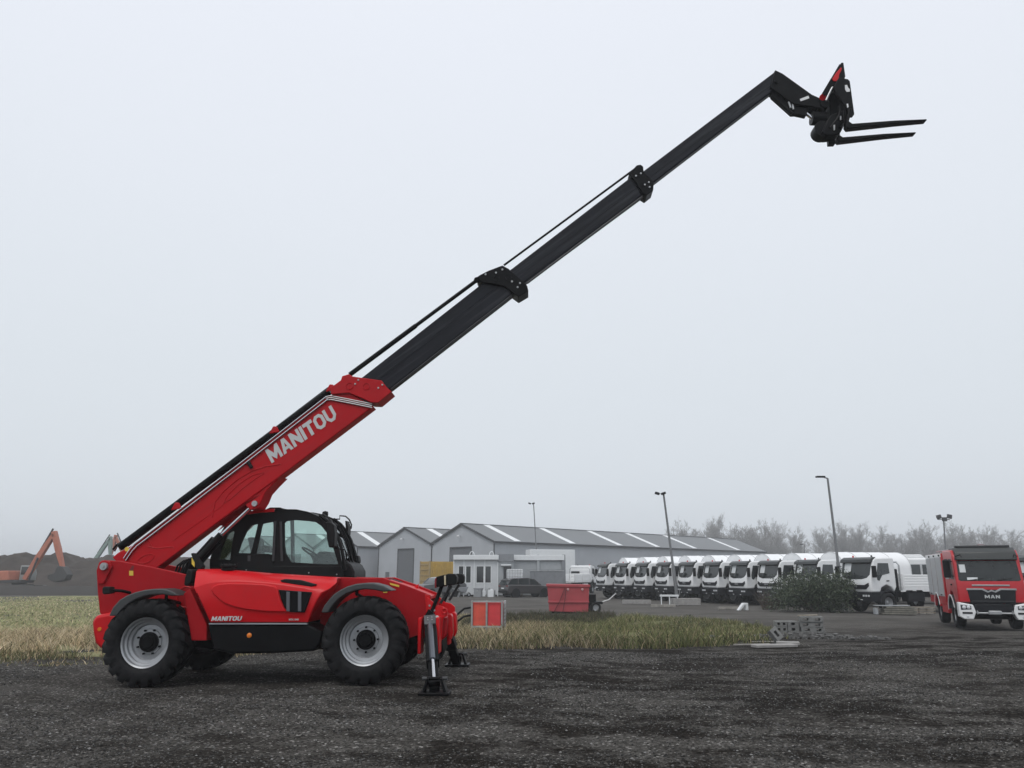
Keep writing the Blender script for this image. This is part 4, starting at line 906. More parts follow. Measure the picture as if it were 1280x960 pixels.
# ================================================================== warehouses
def clad_mat(name, col, scale, var=.08, rough=.55, axis='X'):
    m = mat(name, col, rough, var=var, vscale=.35, dirt=.10, dirtcol=tuple(c * .7 for c in col)); t = m.node_tree
    wv = t.nodes.new('ShaderNodeTexWave'); wv.bands_direction = axis; wv.inputs['Scale'].default_value = scale
    co = t.nodes.new('ShaderNodeTexCoord'); t.links.new(co.outputs['Object'], wv.inputs['Vector'])
    bp = t.nodes.new('ShaderNodeBump'); bp.inputs['Distance'].default_value = .03; bp.inputs['Strength'].default_value = .5
    t.links.new(wv.outputs['Fac'], bp.inputs['Height']); t.links.new(bp.outputs[0], t.nodes['Principled BSDF'].inputs['Normal']); return m
WALL = clad_mat('grey_cladding', (.40, .42, .445), 1.2); WALLG = clad_mat('grey_gable_cladding', (.40, .42, .445), 1.2, axis='Y')
ROOF = clad_mat('roof_sheet', (.165, .174, .182), 1.0, rough=.6)
SKYL = mat('rooflight', (.78, .80, .81), .5, var=.05); TRIM = mat('dark_trim', (.045, .048, .052), .5); ROLL = clad_mat('roller_door', (.125, .133, .143), 2.5, axis='Z')
GY = -.55
def warehouse(corner, Wd, L, eave, ridge, dz, sky_t, door, lamp, small, label, group=None):
    ax = Vector((.716, .697, 0)).normalized()
    root = empty('warehouse', (corner[0], corner[1], GY + dz), (0, 0, math.atan2(ax.y, ax.x)))
    tag(root, label, 'warehouse', group)
    # local x along the ridge (away), y to the left across the gable
    outl = [(0, 0), (Wd, 0), (Wd, eave), (Wd / 2, ridge), (0, eave)]
    holes = []
    if door: holes.append([(door[0], .02), (door[1], .02), (door[1], door[2]), (door[0], door[2])])
    if small: holes.append([(small[0], .02), (small[1], .02), (small[1], small[2]), (small[0], small[2])])
    MB().prism(outl, 0, .15, 'x', holes).build('gable_wall', WALLG, root, smooth=False)
    MB().prism(outl, L - .15, L, 'x').build('gable_wall', WALLG, root, smooth=False)
    for y in (0, Wd - .15): MB().box((L / 2, y + .075, eave / 2), (L - .302, .15, eave)).build('side_wall', WALL, root, smooth=False)
    sl = math.atan2(ridge - eave, Wd / 2)
    for sgn in (0, 1):
        y0, y1 = (-.25, Wd / 2) if sgn == 0 else (Wd + .25, Wd / 2)
        z0 = eave - .25 * math.tan(sl)
        pl = [(y0, z0 + .05), (y1, ridge + .05), (y1, ridge + .17), (y0, z0 + .17)]
        rf = MB().prism(pl, -.2, L + .2, 'x').build('roof_slope', ROOF, root, smooth=False)
        for t_ in sky_t:
            f0, f1 = .04, .97
            qa = (y0 + (y1 - y0) * f0, z0 + .17 + (ridge - z0) * f0); qb = (y0 + (y1 - y0) * f1, z0 + .17 + (ridge - z0) * f1)
            MB().prism([(qa[0], qa[1] - .02), (qb[0], qb[1] - .02), (qb[0], qb[1] + .03), (qa[0], qa[1] + .03)], t_, t_ + 1.15, 'x').build('rooflight', SKYL, rf, smooth=False)
        # verge trims on both gables, gutter at the eaves
        for xx in (-.24, L + .2):
            MB().prism([(p[0], p[1] + (.03 if k > 1 else -.14)) for k, p in enumerate(pl)], xx, xx + .04, 'x').build('verge_trim', TRIM, root, smooth=False)
        MB().box((L / 2, y0 + (.0 if sgn == 0 else 0), z0 + .06), (L + .3, .16, .2)).build('gutter', TRIM, root, smooth=False)
    MB().box((L / 2, Wd / 2, ridge + .17), (L + .4, .5, .06)).build('ridge_cap', ROOF, root, smooth=False)
    for y in (-.03, Wd + .03): MB().box((-.03, y, eave / 2 - .1), (.1, .12, eave - .2)).build('corner_trim', TRIM, root, smooth=False)
    if door:
        d = MB().box((.11, (door[0] + door[1]) / 2, door[2] / 2), (.05, door[1] - door[0], door[2])).build('roller_door', ROLL, root, smooth=False)
        k = int(door[2] / .6)
        for i in range(1, k): MB().box((.078, (door[0] + door[1]) / 2, i * .6), (.012, door[1] - door[0] - .1, .04)).build('door_slat', ROLL, d, smooth=False)
        fr_ = [(door[0] - .18, .0), (door[0], 0), (door[0], door[2]), (door[1], door[2]), (door[1], 0), (door[1] + .18, 0), (door[1] + .18, door[2] + .18), (door[0] - .18, door[2] + .18)]
        MB().prism(fr_, -.03, -.002, 'x').build('door_frame', TRIM, root, smooth=False)
    if small:
        MB().box((.1, (small[0] + small[1]) / 2, small[2] / 2), (.05, small[1] - small[0], small[2])).build('personnel_door', ROLL, root, smooth=False)
    if lamp:
        lp = MB().box((-.25, lamp[0], lamp[1]), (.4, .07, .07)).build('lamp_arm', STEEL, root)
        MB().box((-.5, lamp[0], lamp[1]), (.2, .4, .22)).build('wall_lamp', mat('lamp_white', (.75, .76, .77), .3), root, .03)
    return root
axd = Vector((.716, .697, 0)).normalized(); lad = Vector((-axd.y, axd.x, 0))
c1 = Vector((-2.25, 98.7, 0))
ST = [3.6, 14.4, 25, 34.5, 45, 59]
GRP = 'row of grey gabled warehouse units'
lab = ['nearest long grey warehouse with roller door half hidden behind the pale site office',
       'grey gabled warehouse unit with full roller door and small side door',
       'grey gabled warehouse unit whose side wall shows beside the red machine cab',
       'grey gabled warehouse unit seen through the front window of the cab',
       'grey gabled warehouse unit seen through the middle of the cab glass',
       'farthest grey gabled warehouse unit seen low through the rear cab glass']
for k in range(6):
    off = lad * (12.5 * k) + (lad * 2.4 - axd * 2.2 if k >= 2 else Vector((0, 0, 0)))
    c = c1 + off
    warehouse((c.x, c.y), 12.48, 69 if k < 2 else 48, 6.0, 8.4, 0, ST if k < 2 else ST[:4], (4.4, 8.5, 5.35) if k == 0 else (4.1, 7.7, 5.4) if k == 1 else (4.2, 8.2, 5.0), (6.4, 6.9) if k < 2 else None, (9.7, 10.7, 2.3) if k == 1 else None, lab[k], GRP)

# ================================================================== yard cabins, containers and clutter
PALEW = mat('pale_cabin_panel', (.58, .60, .615), .55, var=.06, vscale=1.2, dirt=.2, dirtcol=(.3, .3, .3)); WHTP = mat('white_panel', (.72, .74, .75), .5, var=.04, dirt=.12)
MIDG = mat('mid_grey_panel', (.20, .21, .225), .55, var=.1); LTG = mat('light_grey_panel', (.36, .38, .395), .55, var=.08)
def face(px, py, Y): return at(px, py, Y)
def place(px, Y): p = at(px, 740, Y); return Vector((p.x, Y, gz(p.x, Y)))
S76 = 76 / 962 * .985
# site office
o0 = place(567, 76); so = empty('site_office', o0, (0, 0, R(2))); tag(so, 'pale grey site office cabin with dark windows and a dark glazed door', 'office cabin')
Wt, Ht = 5.9, 3.85
wins = [(.45 + 0, 1.05), (1.15, 1.62), (2.15, 2.85), (3.0, 3.55)]
MB().prism([(0, .15), (4.2, .15), (4.2, 3.4), (0, 3.4)], 0, .15, 'y', [[(a, 1.25), (b, 1.25), (b, 2.8), (a, 2.8)] for a, b in wins]).build('front_wall', PALEW, so, .01)
for a, b in wins:
    wf = MB().prism([(a - .05, 1.2), (b + .05, 1.2), (b + .05, 2.85), (a - .05, 2.85)], -.02, .03, 'y', [[(a + .02, 1.27), (b - .02, 1.27), (b - .02, 2.78), (a + .02, 2.78)]]).build('window', WHTP, so, smooth=False)
    MB().box(((a + b) / 2, .08, 2.025), (b - a, .02, 1.55)).build('pane', DKG, wf, smooth=False)
MB().box((2.1, 3.0, 1.8), (4.2, 5.4, 3.2)).build('cabin_body', PALEW, so, .02)
MB().box((2.1, 2.75, 3.62), (4.35, 6.2, .45)).build('roof_fascia', WHTP, so, .03)
MB().prism([(4.22, .1), (5.7, .1), (5.7, 3.2), (4.22, 3.2)], 0, .15, 'y', [[(4.75, .12), (5.5, .12), (5.5, 2.75), (4.75, 2.75)]]).build('entrance_wall', LTG, so, smooth=False)
dr = MB().box((5.12, .1, 1.43), (.75, .05, 2.6)).build('door', mat('dark_door', (.06, .065, .07), .4), so, smooth=False)
MB().box((5.2, .06, 1.6), (.22, .03, 1.3)).build('door_pane', DKG, dr, smooth=False); MB().box((4.85, .05, 1.2), (.04, .06, .2)).build('handle', STEEL, dr)
MB().box((5.0, 2.6, 1.7), (1.45, 5, 3.2)).build('entrance_block', LTG, so, smooth=False)
MB().box((4.95, 2.5, 3.58), (1.6, 5.4, .72)).build('entrance_fascia', MIDG, so, .02)
MB().box((5.0, -.2, 2.9), (1.0, .5, .12)).build('door_canopy', WHTP, so, .02)
for x in (-.02, .95, 1.95, 2.95, 4.2): MB().box((x, -.06, 1.8), (.1, .1, 3.6)).build('wall_post', WHTP, so, smooth=False)
for x in (1.7, 3.6): MB().tube([(x + .22 * math.cos(R(q)), .3, 3.83 + .36 * math.sin(R(q))) for q in range(0, 181, 20)], .035, 6).build('roof_hoop', WHTP, so)
# long pale storage block right of the office
o0 = place(640.5, 78); sb = empty('storage_block', o0, (0, 0, R(2))); tag(sb, 'long pale panelled storage block with white fascia behind the dark estate car', 'storage block')
MB().box((2.55, 2.5, 1.65), (5.1, 4.6, 3.3)).build('block_body', LTG, sb, smooth=False)
for i in range(4):
    for j in (0, 1): MB().box((.07 + 2.55 * j + 1.2, .18, .42 + .8 * i), (2.34, .06, .77)).build('wall_panel', LTG, sb, .01)
MB().box((2.55, 2.4, 3.6), (5.2, 5, .52)).build('fascia', WHTP, sb, .03)
for x in (.02, 2.56, 5.08): MB().box((x, .1, 1.95), (.26 if x < 5 else .34, .3, 3.9)).build('post', LTG if x < 5 else MIDG, sb, .02)
# white box trailer behind
o0 = place(664, 90); wt = empty('box_trailer', o0, (0, 0, R(12))); tag(wt, 'plain white box body standing behind the storage block', 'box trailer')
MB().box((2.6, 1.3, 2.85), (5.3, 2.5, 3.9)).build('box_body', WHTP, wt, .04); MB().box((2.6, 1.3, .7), (5.0, .9, .5)).build('chassis', BLK, wt)
for x in (.9, 4.2):
    for y in (.2, 2.4): wheel('wheel', (x, y, .48), wt, .48, .3, .26, -1 if y < 1 else 1, agri=False, n=20, bolts=0)
# yellow container on bearers
o0 = place(525.5, 84); yc = empty('shipping_container', o0 + Vector((.9, 0, 0)), (0, 0, R(30))); tag(yc, 'weathered yellow shipping container with pale slatted end behind the pickup', 'container')
YC = mat('yellow_container', (.50, .32, .06), .6, var=.18, vscale=2, dirt=.3, dirtcol=(.22, .13, .05)); YE = mat('container_end_tan', (.36, .27, .14), .7, var=.25)
MB().box((3.0, 1.22, 1.95), (6.0, 2.4, 2.75)).build('container_shell', YC, yc, smooth=False)
for i in range(22): MB().box((.25 + i * .26, -.01, 1.95), (.13, .05, 2.5)).build('corrugation', YC, yc, .01)
for i in range(8): MB().box((-.02, .15 + .3 * i, 1.95), (.06, .09, 2.6)).build('end_slat', YE, yc, .01)
for i in range(5): MB().box((-.05, 1.22, .8 + .55 * i), (.05, 2.35, .07)).build('end_rail', YE, yc, .005)
for x, y in ((.02, .0), (.02, 2.44), (5.98, 0)): MB().box((x, y, 1.95), (.14, .14, 2.85)).build('corner_post', YE, yc, .01)
for x in (.6, 5.2): MB().box((x, 1.2, .28), (.35, 2.6, .56)).build('timber_bearer', WOOD, yc)
# water tank in a cage
o0 = place(633, 74); ib = empty('water_tank', o0 + Vector((0, 0, 0)), (0, 0, R(3))); tag(ib, 'white plastic bulk tank in a wire cage on stacked pallets', 'tank')
MB().box((.8, .6, 2.0), (1.5, 1.15, 1.0)).build('tank_body', mat('white_tank', (.7, .72, .73), .4), ib, .08)
for i in range(7): MB().box((.05 + .25 * i, -.01, 2.0), (.025, .025, 1.05)).build('cage_bar', STEEL, ib, smooth=False)
for i in range(4): MB().box((.8, -.03, 1.55 + .3 * i), (1.55, .025, .025)).build('cage_rail', STEEL, ib, smooth=False)
for i in range(6): MB().box((.8, .6, .12 + .24 * i), (1.5, 1.15, .2)).build('pallet', WOOD, ib, .01)
# dark grey hoarding behind the car
o0 = place(662, 77.2); hb_ = empty('steel_skip', o0, (0, 0, R(2))); tag(hb_, 'dark grey open steel skip between the estate car and storage block', 'skip')
MB().prism([(.2, .1), (3.0, .1), (3.25, 2.3), (0, 2.3)], -.9, -.4, 'y').build('skip_body', MIDG, hb_, .02)
MB().box((1.6, -.65, 2.33), (3.4, .6, .1)).build('rim_rail', STEEL, hb_)
for x in (.5, 1.4, 2.3): MB().box((x, -.93, 1.2), (.1, .06, 2.1)).build('skip_rib', MIDG, hb_, .005)
# little clutter in front of the office
PLN = mat('grey_crate', (.25, .26, .27), .7)
def clut(name, px, Y, parts, label, cat):
    r_ = empty(name, place(px, Y), (0, 0, R(random.uniform(-20, 20)))); tag(r_, label, cat)
    for nm, c, d, m_ in parts: MB().box(c, d).build(nm, m_, r_, .015)
    return r_
clut('tool_crate', 598, 74, [('crate_body', (0, 0, .35), (.7, .6, .7), PLN), ('crate_lid', (0, 0, .74), (.76, .66, .07), MIDG), ('latch', (0, -.32, .55), (.1, .03, .1), STEEL)], 'square grey crate with lid in front of the site office windows', 'crate')
jc = clut('jerry_can', 605, 74, [('can_body', (0, 0, .3), (.3, .2, .55), WHTP), ('handle', (0, 0, .63), (.2, .05, .07), WHTP), ('spout', (.1, 0, .6), (.07, .07, .08), MIDG)], 'small white jerry can beside the grey crate', 'can')
clut('gas_bottle', 611, 74, [('bottle', (0, 0, .35), (.35, .35, .7), STEEL), ('collar', (0, 0, .76), (.2, .2, .12), STEEL)], 'squat metal bottle between jerry can and office door', 'bottle')
clut('rubble_bag', 614.5, 73.6, [('bag', (0, 0, .3), (.55, .5, .6), WHTP), ('bag_tie', (0, 0, .65), (.2, .18, .12), WHTP)], 'pale rubble bag left of the office door', 'bag')
# wheelbarrow
r_ = empty('wheelbarrow', place(578, 74), (0, 0, R(15))); tag(r_, 'dark wheelbarrow parked under the site office windows', 'wheelbarrow')
MB().prism([(-.5, .8), (.5, .9), (.3, .45), (-.25, .45)], -.35, .35, 'y').build('tray', MIDG, r_, .02)
for y in (-.25, .25):
    MB().tube([(.6, y, .25), (0, y, .42), (-.9, y, .75)], .03, 6).build('handle', STEEL, r_); MB().tube([(-.25, y, .42), (-.4, y, .0)], .03, 6).build('leg', STEEL, r_)
wheel('wheel', (.6, 0, .2), r_, .2, .1, .11, -1, agri=False, n=16, bolts=0)

# ---- red skip in front
REDS = mat('faded_red_paint', (.36, .045, .055), .55, var=.1, vscale=2, dirt=.25, dirtcol=(.2, .06, .06))
p = at(684.5, 763, 43.5); o0 = Vector((p.x, 43.5, gz(p.x, 43.5))); rs = empty('red_skip', o0, (0, 0, R(-3))); tag(rs, 'faded red steel skip with rib and two hanging chains near the road', 'skip')
MB().prism([(.08, .12), (2.2, .06), (2.28, 1.42), (0, 1.46)], 0, 1.7, 'y').build('skip_body', REDS, rs, .03)
MB().prism([(-.06, 1.42), (2.33, 1.38), (2.33, 1.52), (-.06, 1.56)], -.06, 1.76, 'y').build('top_rim', REDS, rs, .02)
MB().box((1.14, -.03, .62), (2.24, .1, .1)).build('side_rib', REDS, rs, .02)
for x0, x1 in ((.95, .35), (1.0, .82)): MB().tube([(x0, -.075, 1.35), ((x0 + x1) / 2 + .03, -.09, .7), (x1, -.075, .1)], .022, 6).build('chain', mat('dark_red_chain', (.12, .015, .02), .6), rs)
for x in (1.12, 1.9): MB().lathe([(.07, 0), (.06, -.05), (0, -.06)], (x, -.06, 1.28), n=12).build('lug', mat('worn_lug', (.5, .3, .3), .5), rs)
for x in (.3, 1.9): MB().box((x, .9, .05), (.15, 1.5, .1)).build('skid', BLK, rs)
p = place(737, 43.6); tl = empty('drawbar_trailer', p, (0, 0, R(10))); tag(tl, 'small dark trailer undercarriage standing against the red skip', 'trailer')
MB().box((.3, .6, .55), (.9, 1.1, .14)).build('frame', BLK, tl, .01)
for y in (.1, 1.1): wheel('wheel', (.35, y, .3), tl, .3, .18, .17, -1 if y < .5 else 1, agri=False, n=18, bolts=0)
MB().tube([(.5, .5, .5), (1.2, .4, .7), (1.6, .3, 1.05)], .035, 6).build('drawbar', STEEL, tl); MB().box((.2, .6, .8), (.5, .6, .4)).build('winch_box', BLK, tl, .03)

# ---- red panelled cabinet with galvanised frame and hoses
p = at(588, 777, 25.5); o0 = Vector((p.x, 25.5, gz(p.x, 25.5))); pc = empty('pump_cabinet', o0 + Vector((.02, 0, -.03)), (0, 0, R(-4))); pc.scale = (.92, .92, .95); tag(pc, 'red two-panel pump cabinet in a galvanised frame standing in the grass', 'cabinet')
CB = mat('orange_red_panel', (.62, .075, .05), .5, var=.2, vscale=3, dirt=.25, dirtcol=(.5, .2, .08)); CB2 = mat('red_panel', (.6, .04, .05), .5, var=.1, dirt=.12)
MB().box((.30, .02, .68), (.46, .04, .72)).build('door_panel', CB, pc, .008); MB().box((.80, .02, .68), (.44, .04, .72)).build('door_panel', CB2, pc, .008)
MB().box((.55, .45, .7), (1.05, .75, .72)).build('cabinet_body', CB2, pc, .01)
for x in (.03, .54, 1.07): MB().box((x, -.02, .58), (.06, .06, 1.08)).build('frame_post', STEEL, pc, .006)
for z in (.28, 1.09): MB().box((.55, -.025, z), (1.06, .055, .05)).build('frame_rail', STEEL, pc, .006)
for y in (.3, .6, .85): MB().box((1.12, y, .58), (.05, .05, 1.05)).build('frame_post', STEEL, pc, .006)
for i in range(7): MB().box((1.13, .45, .3 + .12 * i), (.03, .85, .045)).build('louvre', STEEL, pc, .004)
for k in (0, 1):
    MB().tube([(0, .1, .9 - .25 * k), (-.25, .05, .86 - .25 * k), (-.55, .0, .62 - .22 * k), (-.85, -.05, .25 - .15 * k), (-1.0, -.1, .03)], .035, 8).build('hose', BLK, pc)

# ---- light columns
POLE = mat('pole_grey', (.16, .165, .17), .5, metal=.4, var=.1)
def pole(name, base, top, head, label, r0=.09):
    b = Vector(base); t_ = Vector(top); r_ = empty(name, b); tag(r_, label, 'lamp post')
    d = t_ - b
    MB().tube([(0, 0, 0), d * .35, d * .36, d], [r0, r0, r0 * .75, r0 * .55], 12).build('column', POLE, r_)
    MB().lathe([(r0 * 2.2, 0), (r0 * 2.2, .05), (r0 * 1.1, .12), (0, .12)], (0, 0, 0), 'z', 12).build('base_plate', POLE, r_)
    MB().box((r0 * .9, -r0 * .8, .9), (.02, .06, .4)).build('access_door', STEEL, r_)
    if head == 'twin':
        for s in (-1, 1):
            MB().tube([d, d + Vector((-.1 - .12 * s, 0, .05))], .03, 6).build('bracket', POLE, r_)
            MB().box(d + Vector((-.25 - .22 * s, -.1, .06)), (.32, .3, .16), Matrix.Rotation(.3 * s, 3, 'Y')).build('lamp_head', BLK, r_, .03)
    elif head == 'arm':
        MB().tube([d, d + Vector((-.35, -.1, .08))], .04, 6).build('bracket', POLE, r_)
        MB().box(d + Vector((-.5, -.15, .08)), (.55, .25, .1)).build('lamp_head', BLK, r_, .03)
    elif head == 'flood':
        MB().tube([d - Vector((.5, 0, -.05)), d + Vector((.5, 0, .05))], .04, 6).build('crossbar', POLE, r_)
        for s, zz in ((-.45, .25), (.45, .28), (0, .05)):
            MB().box(d + Vector((s, -.15, zz)), (.38, .18, .34), Matrix.Rotation(.5 * s, 3, 'Y')).build('floodlight', GRYP, r_, .03)
    return r_
def onground(px, Y): p_ = at(px, 745, Y); return Vector((p_.x, Y, gz(p_.x, Y)))
pole('lamp_post', onground(673.5, 92), at(667, 630, 92), 'twin', 'tall grey lamp post rising behind the white box body')
pole('lamp_post', Vector((at(847.5, 753, 55).x, 55, gz(11, 55))), at(829.5, 618, 55), 'twin', 'leaning grey lamp post in front of the row of white trucks', .12)
pole('lamp_post', Vector((at(1053, 745, 47.5).x, 47.5, gz(20, 47.5))), at(1034.5, 598, 47.5), 'arm', 'tall leaning lamp post rising out of the green bush', .11)
pole('floodlight_mast', onground(1185, 66), at(1179.5, 650, 66), 'flood', 'floodlight mast with three lamps behind the fire engine', .09)
pole('lamp_post', onground(1007, 130), at(1005.5, 681, 130), 'arm', 'short distant lamp post above the white canopies in front of the wood', .1)

# ---- earth mound
def mound_z(x, y):
    a = sstep(84, 94, y) * (1 - sstep(112, 124, y)) * sstep(-118, -100, x) * (1 - sstep(-40, -26, x))
    return gz(x, y) - .05 + a * (3.45 + .9 * (vn(x * .16, y * .16) - .5) + 1.2 * (vn(x * .45 + 7, y * .5) - .5) + .9 * (vn(x * 1.1, y * 1.3 + 3) - .5)) + .45 * a * vn(x * 2.1, y * 2.1)
mx_, my_ = axis_pts([(-120, -70, 1.2), (-70, -25, .55)]), axis_pts([(82, 98, .5), (98, 126, 1.5)])
mb = MB(); mb.v = [(x, y, mound_z(x, y)) for y in my_ for x in mx_]; nx = len(mx_)
mb.f = [(j * nx + i, j * nx + i + 1, (j + 1) * nx + i + 1, (j + 1) * nx + i) for j in range(len(my_) - 1) for i in range(nx - 1)]
tag(mb.build('earth_mound', mat('dark_earth', (.062, .054, .050), .95, var=.35, vscale=.5, bump=.6, bscale=3, spec=.1), ang=60), kind='structure')
# low dark bank along the field's far edge
mb = MB(); 
for i in range(40):
    x = -80 + i * 1.4; h = .75 + .35 * vn(x * .6, 2)
    mb.add([(x, 78.5, GY - .1), (x, 79.6, GY + h), (x, 81.5, GY + h * .9), (x, 83, GY - .1)], [])
mb.f = [(4 * i + k, 4 * i + k + 1, 4 * i + k + 5, 4 * i + k + 4) for i in range(39) for k in range(3)]
tag(mb.build('earth_bank', mat('wet_earth', (.032, .029, .028), .9, var=.3, vscale=.8, bump=.5, bscale=4), ang=60), kind='structure')

# ---- hollow concrete blocks, slabs and boards at the verge's end
def block_mesh(l, h, d, nh):
    holes = []
    hw = l / (nh + .8) * .62
    for i in range(nh):
        cxx = l * (i + .5) / nh; holes.append([(cxx - hw / 2, h * .26), (cxx + hw / 2, h * .26), (cxx + hw / 2, h * .74), (cxx - hw / 2, h * .74)])
    return MB().prism([(0, 0), (l, 0), (l, h), (0, h)], 0, d, 'y', holes)
GB = 'grey hollow blocks stacked at the end of the verge'
b0 = gpt(1017, 797); bz = gz(b0.x, b0.y)
CON2 = mat('grey_block_concrete', (.17, .172, .168), .92, var=.2, vscale=5, bump=.3, bscale=60, dirt=.3)
def block(x, y, z, l, h, d, nh, rot, label, tilt=(0, 0)):
    o = block_mesh(l, h, d, nh).build('concrete_block', CON2, None, .008); o.location = (x, y, z); o.rotation_euler = (tilt[0], tilt[1], rot); tag(o, label, 'concrete block', GB); return o
NT = ['lowest', 'second lowest', 'third', 'top']
for i in range(4):
    block(b0.x - .34 + random.uniform(-.02, .02), b0.y + random.uniform(-.02, .02), bz + .145 * i, .64, .142, .45, 2, R(-14 + random.uniform(-2, 2)), f'{NT[i]} hollow grey block in the tallest stack at the verge')
bl = MB().box((0, 0, .02), (.55, .12, .03)).build('plank', WOOD, None, .004); bl.location = (b0.x - .05, b0.y + .2, bz + .59); bl.rotation_euler = (0, R(-3), R(-10)); tag(bl, 'short pale board lying on top of the tallest block stack', 'board')
for i in range(3):
    for j, nm in ((0, 'outer'), (1, 'inner')):
        block(b0.x - 1.02 + .33 * j, b0.y + .12 - .03 * j, bz - .01 + .152 * i, .31, .15, .4, 2 if j == 0 else 1, R(-8 + 4 * j), f'{("bottom", "middle", "top")[i]} block of the {nm} short column beside the tallest stack')
t0 = gpt(981, 805); block(t0.x - .15, t0.y, gz(t0.x, t0.y) + .06, .2, .30, .16, 1, R(20), 'tilted hollow block lying against the short columns', (R(-25), R(-28)))
def slab(name, px, py, d, rot, m_, label, cat, tilt=(0, 0)):
    p_ = gpt(px, py); o = MB().box((0, 0, d[2] / 2), d).build(name, m_, None, .01); o.location = (p_.x, p_.y, gz(p_.x, p_.y) + .01); o.rotation_euler = (tilt[0], tilt[1], R(rot)); tag(o, label, cat); return o
PALEC = mat('pale_mortar', (.27, .255, .23), .9, var=.35, vscale=4, bump=.3)
slab('plank', 960, 803.5, (.8, .07, .03), 6, PALEC, 'pale board on the ground left of the tilted block', 'board')
slab('plank', 940, 807, (.9, .08, .03), 10, PALEC, 'longer pale board at the gravel edge of the verge', 'board')
slab('broken_paver', 968, 809.5, (1.0, .28, .06), 14, CONC, 'thin broken concrete slab nearest the gravel below the tilted block', 'slab')
slab('broken_paver', 985, 806, (.5, .3, .06), -15, CONC, 'small broken slab under the tilted block', 'slab')
def rubble():
    mb = MB()
    for i in range(420):
        a = RNG.normal(0, 1); b = RNG.normal(0, 1); x = b0.x - .5 + a * 1.0; y = b0.y - .9 + b * .55; s = .03 + .07 * RNG.random() ** 2
        z = gz(x, y) + s * .3 + .10 * math.exp(-(a * a + b * b)); rot = Matrix.Rotation(RNG.random() * 6, 3, 'Z') @ Matrix.Rotation(RNG.random() * 2, 3, 'X')
        mb.box((x, y, z), (s * 1.5, s, s * .7), rot)
    return tag(mb.build('rubble', mat('dark_rubble', (.10, .098, .095), .9, var=.4, vscale=9), None, smooth=False), 'loose dark rubble heaped around the hollow blocks', 'rubble', kind='stuff')
rubble()
# barrier trestle, kerb pieces and concrete pads by the truck row
def trestle(px, py, label):
    p_ = gpt(px, py); r_ = empty('trestle', p_, (0, 0, R(-5))); tag(r_, label, 'trestle')
    for x in (0, .55, 1.1): MB().box((x, 0, .35), (.07, .07, .7)).build('post', WHTP, r_, .01)
    MB().box((.55, -.04, .66), (1.3, .05, .13)).build('rail', WHTP, r_, .01)
trestle(827, 757, 'low white trestle beside the foot of the leaning lamp post')
slab('concrete_strip', 796, 755, (2.0, .45, .28), 4, CONC, 'long pale concrete beam lying left of the white trestle', 'beam')
slab('concrete_pad', 857, 756.5, (1.9, .8, .45), 6, CONC, 'rounded concrete pad at the foot of the leaning lamp post', 'pad')
slab('concrete_strip', 829, 759, (1.6, .3, .16), 8, PALEC, 'short pale concrete strip below the white trestle', 'beam')
slab('concrete_strip', 914, 762, (1.6, .25, .15), 8, PALEC, 'pale concrete strip beside the slanted white bracket', 'beam')
p_ = gpt(930, 763); wb = empty('white_bracket', p_, (0, 0, R(10))); tag(wb, 'small white slanted bracket on the road edge before the trucks', 'bracket')
MB().prism([(-.35, 0), (-.2, 0), (.12, .32), (.12, 0), (.3, 0), (.3, .42), (.02, .42)], 0, .3, 'y').build('bracket_plate', WHTP, wb, .02)
# timber and slab stack before the flatbed truck
p_ = gpt(1109, 769); ps = empty('panel_stack', p_, (0, 0, R(-6))); ps.scale = (.72, .72, .72); tag(ps, 'stack of mossy concrete panels topped by a flat board before the flatbed truck', 'panel stack')
for i in range(4): MB().box((.9 + .1 * (i % 2), .5, .1 + .14 * i), (2.4 - .15 * i, .9, .12)).build('panel', mat('mossy_panel', (.17, .165, .14), .9, var=.35, vscale=4, bump=.4), ps, .02)
MB().box((.5, .4, .66), (2.4, .6, .05)).build('board', LTG, ps, .005)
for x in (-.6,): MB().box((x, .5, .26), (.2, .5, .45)).build('support_block', LTG, ps, .02)
p_ = gpt(1150, 768); ps = empty('pallet_stack', p_, (0, 0, R(-4))); ps.scale = (.8, .8, .8); tag(ps, 'low stack of weathered pale pallets next to the fire engine', 'pallet stack')
for i in range(3):
    for k in range(4): MB().box((-.8 + .5 * k, .4, .05 + .16 * i), (.42, .8, .05)).build('deck_board', PALEC, ps, .005)
    for y in (.05, .4, .75): MB().box((0, y, .12 + .16 * i), (2.1, .1, .08)).build('bearer', WOOD, ps, .005)
